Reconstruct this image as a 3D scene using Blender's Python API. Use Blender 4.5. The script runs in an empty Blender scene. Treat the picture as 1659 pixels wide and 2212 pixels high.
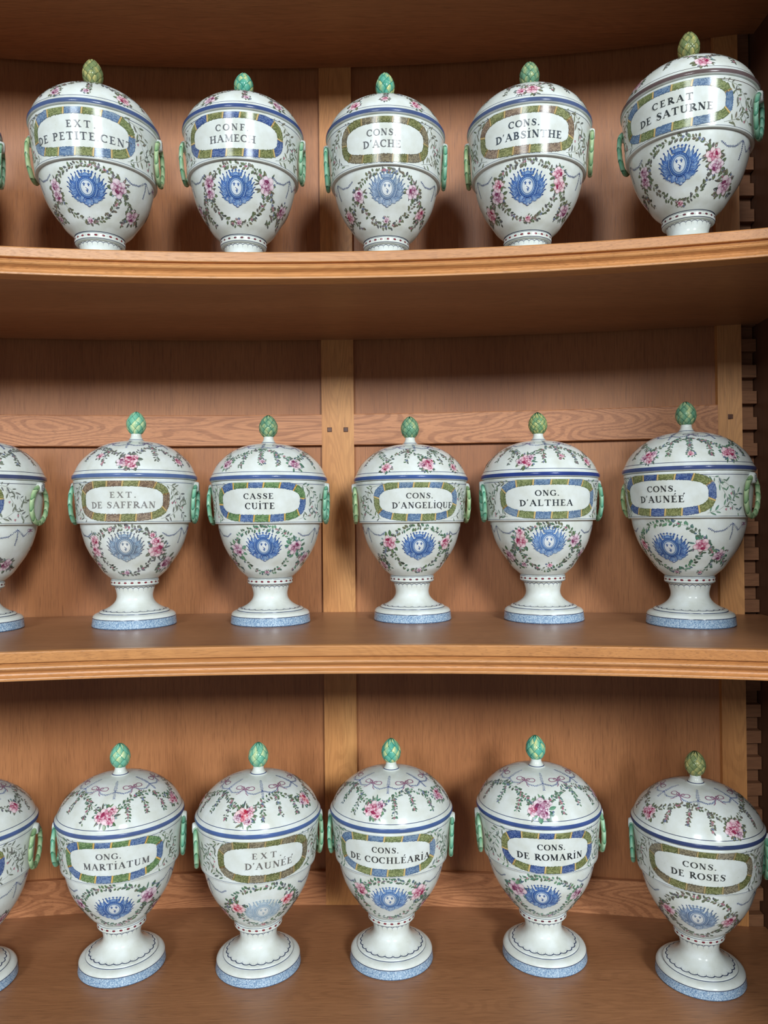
import bpy, math, random
import numpy as np
from mathutils import Vector, Matrix

scene = bpy.context.scene
col = scene.collection
PI = math.pi

# ------------------------------------------------------------------ camera
F_PX = 1635.38
cam_data = bpy.data.cameras.new('camera')
cam = bpy.data.objects.new('camera', cam_data)
col.objects.link(cam)
cam_data.sensor_fit = 'VERTICAL'
cam_data.sensor_height = 36.0
cam_data.lens = F_PX / 2212.0 * 36.0
cam_data.clip_start = 0.01
PITCH, ROLL = 0.00776, -0.00954
fw = Vector((0, math.cos(PITCH), math.sin(PITCH)))
up0 = Vector((0, -math.sin(PITCH), math.cos(PITCH)))
rt0 = Vector((1, 0, 0))
c_, s_ = math.cos(ROLL), math.sin(ROLL)
rt = rt0 * c_ + up0 * s_
up = up0 * c_ - rt0 * s_
m4 = Matrix.Identity(4)
for i in range(3):
    m4[i][0], m4[i][1], m4[i][2] = rt[i], up[i], -fw[i]
cam.matrix_world = m4
scene.camera = cam

# ------------------------------------------------------------------ light
scene.view_settings.view_transform = 'Standard'
scene.view_settings.look = 'None'
scene.view_settings.gamma = 1.0
scene.view_settings.use_curve_mapping = False
scene.view_settings.exposure = 0.06
world = bpy.data.worlds.new('room_ambience')
scene.world = world
world.use_nodes = True
wb = world.node_tree.nodes['Background']
wb.inputs['Color'].default_value = (0.97, 0.97, 1.0, 1)
wb.inputs['Strength'].default_value = 0.165


def window_light(name, loc, target, sx, sy, power, colr):
    d = bpy.data.lights.new(name, 'AREA')
    d.shape = 'RECTANGLE'
    d.size, d.size_y = sx, sy
    d.energy = power
    d.color = colr
    o = bpy.data.objects.new(name, d)
    col.objects.link(o)
    o.location = loc
    o.rotation_euler = (Vector(target) - Vector(loc)).to_track_quat('-Z', 'Y').to_euler()
    return o


# two tall daylight windows in the wall behind the viewer
window_light('window_daylight', (-3.0, -8.0, 3.6), (-0.1, 1.2, 0.1), 2.0, 2.1, 470, (0.9, 0.97, 1.0))
window_light('window_daylight', (3.5, -8.0, 3.6), (-0.1, 1.2, 0.1), 2.0, 2.1, 930, (0.9, 0.97, 1.0))

# ------------------------------------------------------------------ helpers
def lin(c):
    out = []
    for v in c[:3]:
        v = max(0.0, min(1.0, v / 255.0))
        out.append(v / 12.92 if v <= 0.04045 else ((v + 0.055) / 1.055) ** 2.4)
    return tuple(out) + (1.0,)


def mix(a, b, t):
    return tuple(a[i] * (1 - t) + b[i] * t for i in range(3))


def tag(o, label=None, category=None, group=None, kind=None):
    if label: o['label'] = label
    if category: o['category'] = category
    if group: o['group'] = group
    if kind: o['kind'] = kind
    return o


def empty(name, loc=(0, 0, 0), rz=0.0):
    o = bpy.data.objects.new(name, None)
    o.empty_display_size = 0.02
    col.objects.link(o)
    o.location = loc
    o.rotation_euler = (0, 0, rz)
    return o


def mesh_obj(name, verts, faces, mat, parent=None, smooth=False):
    me = bpy.data.meshes.new(name)
    me.from_pydata([tuple(v) for v in verts], [], faces)
    me.update()
    if smooth:
        me.polygons.foreach_set('use_smooth', [True] * len(me.polygons))
    me.materials.append(mat)
    o = bpy.data.objects.new(name, me)
    col.objects.link(o)
    if parent is not None:
        o.parent = parent
    return o


# ------------------------------------------------------------------ materials
def nd(nt, kind, **kw):
    n = nt.nodes.new(kind)
    for k, v in kw.items():
        setattr(n, k, v)
    return n


def wood(name, light, mid, dark, axis, rough=0.42, cathedral=0.5, pores=0.5, seed=0.0, spec=0.4):
    """oak: broad tone drift, distorted growth rings and short dark pores along the grain axis"""
    m = bpy.data.materials.new(name)
    m.use_nodes = True
    nt = m.node_tree
    L = nt.links.new
    bs = nt.nodes['Principled BSDF']
    tc = nd(nt, 'ShaderNodeTexCoord')

    def mapped(across, along, off=0.0):
        mp = nd(nt, 'ShaderNodeMapping')
        sc = [across] * 3
        sc[axis] = along
        mp.inputs['Scale'].default_value = sc
        mp.inputs['Location'].default_value = (seed + off, seed * 1.7 + off, seed * 0.6 + off)
        L(tc.outputs['Object'], mp.inputs['Vector'])
        return mp

    def noise(mp, scale, detail=3.0, rgh=0.55):
        n = nd(nt, 'ShaderNodeTexNoise')
        n.inputs['Scale'].default_value = scale
        n.inputs['Detail'].default_value = detail
        n.inputs['Roughness'].default_value = rgh
        L(mp.outputs['Vector'], n.inputs['Vector'])
        return n

    def math_(op, a, b):
        n = nd(nt, 'ShaderNodeMath', operation=op)
        for i, v in enumerate((a, b)):
            if isinstance(v, (int, float)):
                n.inputs[i].default_value = v
            else:
                L(v, n.inputs[i])
        return n.outputs[0]

    def ramp(fac, stops):
        r = nd(nt, 'ShaderNodeValToRGB')
        el = r.color_ramp.elements
        while len(el) < len(stops):
            el.new(0.5)
        for e, (p, c) in zip(el, stops):
            e.position = p
            e.color = c
        L(fac, r.inputs['Fac'])
        return r.outputs['Color']

    broad = noise(mapped(1.0, 0.12), 9.0, 2.0)
    warp = noise(mapped(1.0, 0.16, 3.1), 11.0, 2.0, 0.5)
    rings = math_('SINE', math_('MULTIPLY', warp.outputs['Fac'], 230.0), 0.0)
    rings = math_('ADD', math_('MULTIPLY', rings, 0.5), 0.5)
    fine = noise(mapped(1.0, 0.03, 7.7), 420.0, 3.0, 0.6)
    pore = noise(mapped(1.0, 0.03, 1.3), 900.0, 1.0, 0.5)
    base = ramp(broad.outputs['Fac'], [(0.3, lin(mid)), (0.68, lin(light))])
    ringc = ramp(rings, [(0.0, (0, 0, 0, 1)), (0.45, (0, 0, 0, 1)), (0.8, (1, 1, 1, 1))])
    finec = ramp(fine.outputs['Fac'], [(0.42, (1, 1, 1, 1)), (0.6, (0, 0, 0, 1))])
    porec = ramp(pore.outputs['Fac'], [(0.57, (0, 0, 0, 1)), (0.66, (1, 1, 1, 1))])
    broken = math_('MULTIPLY', ringc, math_('ADD', math_('MULTIPLY', fine.outputs['Fac'], 1.2), -0.1))

    def blend(a, b, fac):
        x = nd(nt, 'ShaderNodeMix', data_type='RGBA')
        L(fac, x.inputs[0])
        for i, v in ((6, a), (7, b)):
            if isinstance(v, tuple):
                x.inputs[i].default_value = v
            else:
                L(v, x.inputs[i])
        return x.outputs[2]

    c1 = blend(base, lin(dark), math_('MULTIPLY', broken, cathedral))
    c2 = blend(c1, lin(dark), math_('MULTIPLY', finec, 0.28 * pores + 0.08))
    c3 = blend(c2, lin(mix(dark, (20, 10, 5), 0.35)), math_('MULTIPLY', porec, pores))
    L(c3, bs.inputs['Base Color'])
    bs.inputs['Roughness'].default_value = rough
    bs.inputs['Specular IOR Level'].default_value = spec
    bp = nd(nt, 'ShaderNodeBump')
    bp.inputs['Strength'].default_value = 0.12
    bp.inputs['Distance'].default_value = 0.0006
    L(math_('SUBTRACT', fine.outputs['Fac'], math_('MULTIPLY', porec, 0.6)), bp.inputs['Height'])
    L(bp.outputs['Normal'], bs.inputs['Normal'])
    return m


def glaze(name, rough=0.16, tint=(255, 255, 255), bump=0.05):
    """tin glaze over painted colour: colour comes from the 'paint' attribute"""
    m = bpy.data.materials.new(name)
    m.use_nodes = True
    nt = m.node_tree
    L = nt.links.new
    bs = nt.nodes['Principled BSDF']
    at = nd(nt, 'ShaderNodeAttribute', attribute_name='paint')
    tc = nd(nt, 'ShaderNodeTexCoord')
    n1 = nd(nt, 'ShaderNodeTexNoise')
    n1.inputs['Scale'].default_value = 45.0
    n1.inputs['Detail'].default_value = 4.0
    L(tc.outputs['Object'], n1.inputs['Vector'])
    r = nd(nt, 'ShaderNodeValToRGB')
    r.color_ramp.elements[0].position = 0.3
    r.color_ramp.elements[0].color = lin(mix((236, 234, 226), tint, 0.0))
    r.color_ramp.elements[1].position = 0.7
    r.color_ramp.elements[1].color = lin(tint)
    L(n1.outputs['Fac'], r.inputs['Fac'])
    n3 = nd(nt, 'ShaderNodeTexNoise')
    n3.inputs['Scale'].default_value = 700.0
    n3.inputs['Detail'].default_value = 1.0
    L(tc.outputs['Object'], n3.inputs['Vector'])
    r3 = nd(nt, 'ShaderNodeValToRGB')
    r3.color_ramp.elements[0].position = 0.2
    r3.color_ramp.elements[0].color = lin((196, 192, 184))
    r3.color_ramp.elements[1].position = 0.25
    r3.color_ramp.elements[1].color = (1, 1, 1, 1)
    L(n3.outputs['Fac'], r3.inputs['Fac'])
    x = nd(nt, 'ShaderNodeMix', data_type='RGBA', blend_type='MULTIPLY')
    x.inputs[0].default_value = 1.0
    L(at.outputs['Color'], x.inputs[6])
    L(r.outputs['Color'], x.inputs[7])
    x2 = nd(nt, 'ShaderNodeMix', data_type='RGBA', blend_type='MULTIPLY')
    x2.inputs[0].default_value = 1.0
    L(x.outputs[2], x2.inputs[6])
    L(r3.outputs['Color'], x2.inputs[7])
    L(x2.outputs[2], bs.inputs['Base Color'])
    bs.inputs['Roughness'].default_value = rough
    bs.inputs['Specular IOR Level'].default_value = 0.18
    n2 = nd(nt, 'ShaderNodeTexNoise')
    n2.inputs['Scale'].default_value = 38.0
    n2.inputs['Detail'].default_value = 2.0
    L(tc.outputs['Object'], n2.inputs['Vector'])
    bp = nd(nt, 'ShaderNodeBump')
    bp.inputs['Strength'].default_value = bump
    bp.inputs['Distance'].default_value = 0.002
    L(n2.outputs['Fac'], bp.inputs['Height'])
    L(bp.outputs['Normal'], bs.inputs['Normal'])
    return m


def sponge(name):
    """sponged blue edge of the foot"""
    m = bpy.data.materials.new(name)
    m.use_nodes = True
    nt = m.node_tree
    L = nt.links.new
    bs = nt.nodes['Principled BSDF']
    tc = nd(nt, 'ShaderNodeTexCoord')
    n = nd(nt, 'ShaderNodeTexNoise')
    n.inputs['Scale'].default_value = 640.0
    n.inputs['Detail'].default_value = 3.0
    n.inputs['Distortion'].default_value = 1.2
    L(tc.outputs['Object'], n.inputs['Vector'])
    r = nd(nt, 'ShaderNodeValToRGB')
    el = r.color_ramp.elements
    el.new(0.5)
    for e, (p, c) in zip(el, [(0.33, lin((72, 104, 148))), (0.5, lin((140, 170, 196))), (0.66, lin((202, 216, 226)))]):
        e.position, e.color = p, c
    L(n.outputs['Fac'], r.inputs['Fac'])
    L(r.outputs['Color'], bs.inputs['Base Color'])
    bs.inputs['Roughness'].default_value = 0.25
    return m


M_SHELF = wood('oak_shelf_board', (172, 120, 82), (150, 101, 66), (106, 67, 43), 0, rough=0.36, cathedral=0.25, pores=0.35, seed=0.3, spec=0.5)
M_EDGE = wood('oak_moulding', (206, 146, 90), (182, 120, 68), (128, 76, 40), 0, rough=0.34, cathedral=0.22, pores=0.28, seed=2.2, spec=0.5)
M_PANEL = wood('oak_panel', (176, 118, 75), (153, 97, 59), (108, 64, 40), 2, rough=0.42, cathedral=0.1, pores=0.3, seed=4.1)
M_STILE = wood('oak_stile', (206, 150, 92), (188, 126, 72), (136, 84, 46), 2, rough=0.45, cathedral=0.35, pores=0.25, seed=6.6)
M_RAIL = wood('oak_rail', (196, 136, 94), (178, 118, 78), (128, 76, 48), 0, rough=0.45, cathedral=0.9, pores=0.35, seed=8.5)
M_SIDE = wood('oak_side_board', (100, 66, 46), (86, 54, 37), (60, 36, 24), 2, rough=0.5, cathedral=0.2, pores=0.5, seed=9.9)  # oak colour darkened, so the side wall's shade is partly in the paint
M_RACK = wood('oak_rack', (142, 98, 68), (124, 82, 56), (86, 52, 34), 0, rough=0.5, cathedral=0.3, pores=0.3, seed=5.3)
M_PEG = wood('dark_oak_peg', (112, 78, 62), (92, 60, 48), (60, 38, 30), 1, rough=0.5, seed=1.9)
M_GLAZE = glaze('painted_white_glaze')
M_SPONGE = sponge('sponged_blue_glaze')
M_LEAFGLAZE = glaze('green_leaf_glaze', rough=0.14, bump=0.08)

# ------------------------------------------------------------------ cabinet
Z_TOP, Z_MID, Z_LOW, Z_CAP = 0.38968, -0.17737, -0.72968, 0.8576
X_L, X_R = -1.35, 0.668
TH = 0.051


def yb(x):  # face of stiles and rails
    return 1.4318 - 0.0458 * x - 0.1382 * x * x


def yf(x, c0):  # foremost line of a shelf edge
    return c0 - 0.041 * x - 0.1944 * x * x


def xs(a, b, n=48):
    return [a + (b - a) * i / n for i in range(n + 1)]


def sweep(name, sections, mat, parent=None, smooth=False):
    """sections: closed loops of points, one per station"""
    n = len(sections[0])
    v, f = [], []
    for s in sections:
        v += s
    for i in range(len(sections) - 1):
        for j in range(n):
            a, b = i * n + j, i * n + (j + 1) % n
            f.append((a, b, b + n, a + n))
    f.append(tuple(range(n - 1, -1, -1)))
    f.append(tuple(range((len(sections) - 1) * n, len(sections) * n)))
    o = mesh_obj(name, v, f, mat, parent, smooth)
    return o


def back_strip(name, x0, x1, z0, z1, off0, off1, mat, parent, n=24, bev=0.0012):
    """a strip of the curved back, faces from off0 (front) to off1 (rear) behind the face line"""
    sec = []
    for x in xs(x0, x1, n):
        y = yb(x)
        sec.append([(x, y + off0 + bev, z0), (x, y + off0, z0 + bev), (x, y + off0, z1 - bev), (x, y + off0 + bev, z1),
                    (x, y + off1, z1), (x, y + off1, z0)])
    return sweep(name, sec, mat, parent)


cab = empty('cabinet_back', (-0.1, 1.44, Z_LOW))
tag(cab, 'curved panelled oak back and right-hand side of the display cabinet, behind all the jars', 'cabinet')
shift = Vector((0.1, -1.44, -Z_LOW))


def settle(o):
    """mesh given in world coordinates under the cabinet's Empty"""
    o.data.transform(Matrix.Translation(shift))
    return o


STILES = [(-0.865, -0.804), (-0.1165, -0.0555), (0.6, 0.6392)]
Z0, Z1 = Z_LOW - 0.045, Z_CAP + 0.02
for a, b in STILES:
    settle(back_strip('stile', a, b, Z0, Z1, 0.0, 0.03, M_STILE, cab, 4))
RAIL = (0.139, 0.1975)
LOWR = (Z_LOW - 0.01, -0.6665)
spans = [(X_L, -0.865), (-0.804, -0.1165), (-0.0555, 0.6)]
for a, b in spans:
    settle(back_strip('rail', a, b, RAIL[0], RAIL[1], 0.0005, 0.03, M_RAIL, cab))
    settle(back_strip('rail', a, b, LOWR[0], LOWR[1], 0.0005, 0.03, M_RAIL, cab))
    settle(back_strip('panel', a - 0.004, b + 0.004, RAIL[1] - 0.005, Z1, 0.0105, 0.02, M_PANEL, cab))
    settle(back_strip('panel', a - 0.004, b + 0.004, LOWR[1] - 0.005, RAIL[0] + 0.005, 0.0105, 0.02, M_PANEL, cab))
for px, pz in ((-0.1017, 0.1683), (-0.0709, 0.1681), (0.6202, 0.1748)):
    y = yb(px)
    w = 0.0043
    v = [(px + sx * w * k, y + dy, pz + sz * w * k) for dy, k in ((0.01, 1), (-0.0008, 1), (-0.0014, 0.8)) for sx, sz in ((-1, -1), (1, -1), (1, 1), (-1, 1))]
    f = [(0, 1, 5, 4), (1, 2, 6, 5), (2, 3, 7, 6), (3, 0, 4, 7), (4, 5, 9, 8), (5, 6, 10, 9), (6, 7, 11, 10), (7, 4, 8, 11), (8, 9, 10, 11), (3, 2, 1, 0)]
    settle(mesh_obj('peg', v, f, M_PEG, cab))['label'] = 'small dark square peg'
# notched rack beside the right stile: one comb-shaped post
prof = [(1.392, Z0), (1.362, Z0)]
k = 17
while k > -17:
    zc = -0.0236 - 0.0465 * k
    if zc - 0.0125 > Z0 + 0.005 and zc + 0.0125 < Z1:
        prof += [(1.362, zc - 0.0115), (1.3485, zc - 0.011), (1.3485, zc + 0.011), (1.362, zc + 0.0115)]
    k -= 1
prof += [(1.362, Z1), (1.392, Z1)]
rx0, rx1 = 0.6405, 0.6665
settle(sweep('notched_rack', [[(rx0, y, z) for y, z in prof], [(rx1, y, z) for y, z in prof]], M_RACK, cab))
# side board
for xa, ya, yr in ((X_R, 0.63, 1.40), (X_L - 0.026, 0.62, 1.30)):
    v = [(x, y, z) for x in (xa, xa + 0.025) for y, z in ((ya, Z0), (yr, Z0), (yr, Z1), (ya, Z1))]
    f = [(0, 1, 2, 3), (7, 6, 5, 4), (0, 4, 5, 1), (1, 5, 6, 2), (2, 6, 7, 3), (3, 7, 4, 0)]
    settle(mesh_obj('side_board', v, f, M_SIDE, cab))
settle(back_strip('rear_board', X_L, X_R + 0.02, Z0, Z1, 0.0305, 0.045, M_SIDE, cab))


def shelf(label, zt, c0, th, mould=True):
    root = empty('shelf', (-0.2, 1.2, zt))
    tag(root, label, 'shelf', 'curved oak shelves of the cabinet')
    sh = Vector((0.2, -1.2, -zt))
    X = xs(X_L, X_R - 0.0005, 64)
    sec = []
    for x in X:
        y0 = yf(x, c0) + (0.012 if mould else 0.0)
        y1 = min(yb(x) - 0.0005, 1.6)
        if x > 0.6385:
            y1 = 1.345
        sec.append([(x, y0, zt), (x, y1, zt), (x, y1, zt - th), (x, y0 + 0.016, zt - (0.0398 if mould else th))])
    o = sweep('board', sec, M_SHELF, root)
    o.data.transform(Matrix.Translation(sh))
    if mould:
        P_ = [(0.0125, 0.0002), (0.003, 0.0002), (0.0016, -0.0005), (0.001, -0.0018), (0.001, -0.0140), (0.0016, -0.0150), (0.0055, -0.0156), (0.0058, -0.0170),
              (0.0045, -0.0178), (0.0022, -0.0190), (0.0005, -0.0208), (0.0, -0.0228), (0.0008, -0.0246), (0.0030, -0.0262),
              (0.0054, -0.0280), (0.0066, -0.0304), (0.0060, -0.0326), (0.0044, -0.0340), (0.0026, -0.0350), (0.0010, -0.0358), (0.0006, -0.0370),
              (0.0006, -0.0390), (0.0014, -0.0397), (0.028, -0.0397), (0.028, -0.03), (0.0125, -0.03)]
        sec = []
        for x in X:
            y0 = yf(x, c0)
            sec.append([(x, y0 + o_, zt + z_) for o_, z_ in P_])
        mo = sweep('moulding', sec, M_EDGE, root)
        mo.data.transform(Matrix.Translation(sh))
    return root


shelf('oak shelf with moulded edge carrying the top row of jars, whose feet it hides', Z_TOP, 1.0988, TH)
shelf('oak shelf with moulded edge carrying the middle row of jars', Z_MID, 1.0554, TH)
shelf('lowest oak shelf, its bare surface seen from above beneath the bottom row of jars', Z_LOW, 1.02, 0.045, False)
shelf('dark underside of the oak shelf above the top row of jars', Z_CAP + TH, 1.0988, TH)

# ------------------------------------------------------------------ painted faience
MM = 0.001


def smooth_poly(pts, step=2.5):
    pts = [np.array(p, float) for p in pts]
    if len(pts) < 3:
        return np.array(pts)
    out = []
    n = len(pts)
    for i in range(n - 1):
        p0 = pts[i - 1] if i else 2 * pts[0] - pts[1]
        p1, p2 = pts[i], pts[i + 1]
        p3 = pts[i + 2] if i + 2 < n else 2 * pts[-1] - pts[-2]
        m = max(2, int(np.linalg.norm(p2 - p1) / step) + 1)
        d1, d2, d3 = (max(1e-6, np.linalg.norm(b - a)) ** 0.5 for a, b in ((p0, p1), (p1, p2), (p2, p3)))
        t0, t1, t2, t3 = 0, d1, d1 + d2, d1 + d2 + d3
        for j in range(m):
            t = t1 + (t2 - t1) * j / m
            a1 = (t1 - t) / (t1 - t0) * p0 + (t - t0) / (t1 - t0) * p1
            a2 = (t2 - t) / (t2 - t1) * p1 + (t - t1) / (t2 - t1) * p2
            a3 = (t3 - t) / (t3 - t2) * p2 + (t - t2) / (t3 - t2) * p3
            b1 = (t2 - t) / (t2 - t0) * a1 + (t - t0) / (t2 - t0) * a2
            b2 = (t3 - t) / (t3 - t1) * a2 + (t - t1) / (t3 - t1) * a3
            out.append((t2 - t) / (t2 - t1) * b1 + (t - t1) / (t2 - t1) * b2)
    out.append(pts[-1])
    return np.array(out)


class Surf:
    """surface of revolution of a (r, z) line in mm, addressed by angle and arc length"""
    def __init__(self, pts, step=2.5):
        self.p = smooth_poly(pts, step)
        d = np.gradient(self.p, axis=0)
        d /= np.linalg.norm(d, axis=1)[:, None] + 1e-9
        self.n = np.stack([d[:, 1], -d[:, 0]], 1)       # outward when z rises
        self.s = np.concatenate([[0], np.cumsum(np.linalg.norm(np.diff(self.p, axis=0), axis=1))])
        self.o = np.argsort(self.p[:, 1], kind='stable')

    def s_at(self, z):
        return float(np.interp(z, self.p[self.o, 1], self.s[self.o]))

    def at(self, s):
        return (float(np.interp(s, self.s, self.p[:, 0])), float(np.interp(s, self.s, self.p[:, 1])),
                float(np.interp(s, self.s, self.n[:, 0])), float(np.interp(s, self.s, self.n[:, 1])))


class Canvas:
    """one mesh: a lathe body plus the strokes painted on it"""
    def __init__(self, scale, shear, rz, dz=None):
        self.dz = dz
        self.v, self.n, self.c, self.f, self.m = [], [], [], [], []
        self.scale = scale
        self.sh = (shear * math.cos(rz) / scale, -shear * math.sin(rz) / scale)
        self.k = 0
        self.bump = 0.0

    def vert(self, p, n, c):
        z = p[2]
        if self.dz:
            c_, f_, r_, b_, t_ = self.dz
            p = (p[0], p[1], z - float(np.interp(z, (0, 66, 78, 172, 247, 318, 360), (0, c_, c_, f_, r_, b_, t_))))
        self.v.append((p[0] + self.sh[0] * p[2], p[1] + self.sh[1] * p[2], p[2]))
        self.n.append(n)
        self.c.append(c)
        return len(self.v) - 1

    def lathe(self, surf, colr, N=112, mat=0):
        base = []
        for (r, z), (nr, nz) in zip(surf.p, surf.n):
            ring = []
            for i in range(N):
                a = 2 * PI * i / N
                ring.append(self.vert((r * math.sin(a), -r * math.cos(a), z), (nr * math.sin(a), -nr * math.cos(a), nz), colr))
            base.append(ring)
        for A, B in zip(base[:-1], base[1:]):
            for i in range(N):
                j = (i + 1) % N
                self.f.append((A[i], A[j], B[j], B[i]))
                self.m.append(mat)

    # ---- strokes: a frame is (surface, angle in rad, arc length, rotation, scale)
    def pt(self, fr, x, y, c, lift):
        su, th, s0, rot, sc = fr
        cr, sr = math.cos(rot) * sc, math.sin(rot) * sc
        u, w = x * cr - y * sr, x * sr + y * cr
        r0 = max(su.at(s0)[0], 9.0)
        r, z, nr, nz = su.at(s0 + w)
        a = th + u / r0
        sa, ca = math.sin(a), math.cos(a)
        return self.vert(((r + nr * lift) * sa, -(r + nr * lift) * ca, z + nz * lift), (nr * sa, -nr * ca, nz), c)

    def lift(self):
        self.k += 1
        return 0.09 + self.bump + (self.k % 2200) * 0.0003

    def fan(self, fr, ctr, ring, c0, c1):
        h = self.lift()
        area = sum(p[0] * q[1] - q[0] * p[1] for p, q in zip(ring, ring[1:] + ring[:1]))
        if area < 0:
            ring = ring[::-1]
            c1 = c1[::-1] if isinstance(c1, list) else c1
        n = len(ring)
        edge = c1 if isinstance(c1, list) else [c1] * n
        far = max(math.hypot(x - ctr[0], y - ctr[1]) for x, y in ring)
        m = max(1, int(math.ceil(far / 4.5)))          # inner rings keep a wide patch on the curve
        a = self.pt(fr, ctr[0], ctr[1], c0, h)
        last = None
        for q in range(1, m + 1):
            t = q / m
            R = [self.pt(fr, ctr[0] + (x - ctr[0]) * t, ctr[1] + (y - ctr[1]) * t, mix(c0, edge[i], t) if t < 1 else edge[i], h) for i, (x, y) in enumerate(ring)]
            for i in range(n):
                k2 = (i + 1) % n
                self.f.append((a, R[i], R[k2]) if last is None else (last[i], R[i], R[k2], last[k2]))
                self.m.append(0)
            last = R

    def strip(self, fr, pts, wid, cols, closed=False, two=None):
        """ribbon along pts with widths; cols = left-hand (and right-hand if two) colours"""
        h = self.lift()
        n = len(pts)
        A, B = [], []
        for i in range(n):
            p, q = pts[max(0, i - 1)], pts[min(n - 1, i + 1)]
            if closed:
                p, q = pts[(i - 1) % n], pts[(i + 1) % n]
            dx, dy = q[0] - p[0], q[1] - p[1]
            L = math.hypot(dx, dy) or 1
            w = (wid[i] if isinstance(wid, (list, tuple)) else wid) / 2
            nx, ny = -dy / L * w, dx / L * w
            ca = cols[i] if isinstance(cols, list) else cols
            cb = (two[i] if isinstance(two, list) else two) if two is not None else ca
            A.append(self.pt(fr, pts[i][0] + nx, pts[i][1] + ny, ca, h))
            B.append(self.pt(fr, pts[i][0] - nx, pts[i][1] - ny, cb, h))
        for i in range(n if closed else n - 1):
            j = (i + 1) % n
            self.f.append((B[i], B[j], A[j], A[i]))
            self.m.append(0)

    def band(self, su, z0, z1, c, N=112):
        """painted ring between two heights"""
        h = 0.07
        s0, s1 = su.s_at(z0), su.s_at(z1)
        m = max(2, int(abs(s1 - s0) / 1.0) + 1)
        rows = []
        for j in range(m):
            r, z, nr, nz = su.at(s0 + (s1 - s0) * j / (m - 1))
            rows.append([self.vert(((r + nr * h) * math.sin(2 * PI * i / N), -(r + nr * h) * math.cos(2 * PI * i / N), z + nz * h),
                                   (nr * math.sin(2 * PI * i / N), -nr * math.cos(2 * PI * i / N), nz), c) for i in range(N)])
        for A, B in zip(rows[:-1], rows[1:]):
            for i in range(N):
                j = (i + 1) % N
                self.f.append((A[i], A[j], B[j], B[i]))
                self.m.append(0)

    def build(self, name, parent, mats=None):
        me = bpy.data.meshes.new(name)
        S = self.scale * MM
        me.from_pydata([(x * S, y * S, z * S) for x, y, z in self.v], [], self.f)
        me.update()
        for mt in (mats or [M_GLAZE]):
            me.materials.append(mt)
        me.polygons.foreach_set('material_index', self.m)
        me.polygons.foreach_set('use_smooth', [True] * len(me.polygons))
        at = me.color_attributes.new('paint', 'FLOAT_COLOR', 'POINT')
        cache = {}
        flat = []
        for c in self.c:
            c = tuple(c)
            if c not in cache:
                cache[c] = lin(c)
            flat += cache[c]
        at.data.foreach_set('color', flat)
        me.normals_split_custom_set_from_vertices(self.n)
        o = bpy.data.objects.new(name, me)
        col.objects.link(o)
        o.parent = parent
        return o


WHITE = (220, 226, 224)
INK = (58, 62, 66)


def ell(cx, cy, rx, ry, a=0.0, n=10):
    ca, sa = math.cos(a), math.sin(a)
    return [(cx + rx * math.cos(t) * ca - ry * math.sin(t) * sa, cy + rx * math.cos(t) * sa + ry * math.sin(t) * ca)
            for t in (2 * PI * i / n for i in range(n))]


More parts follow.
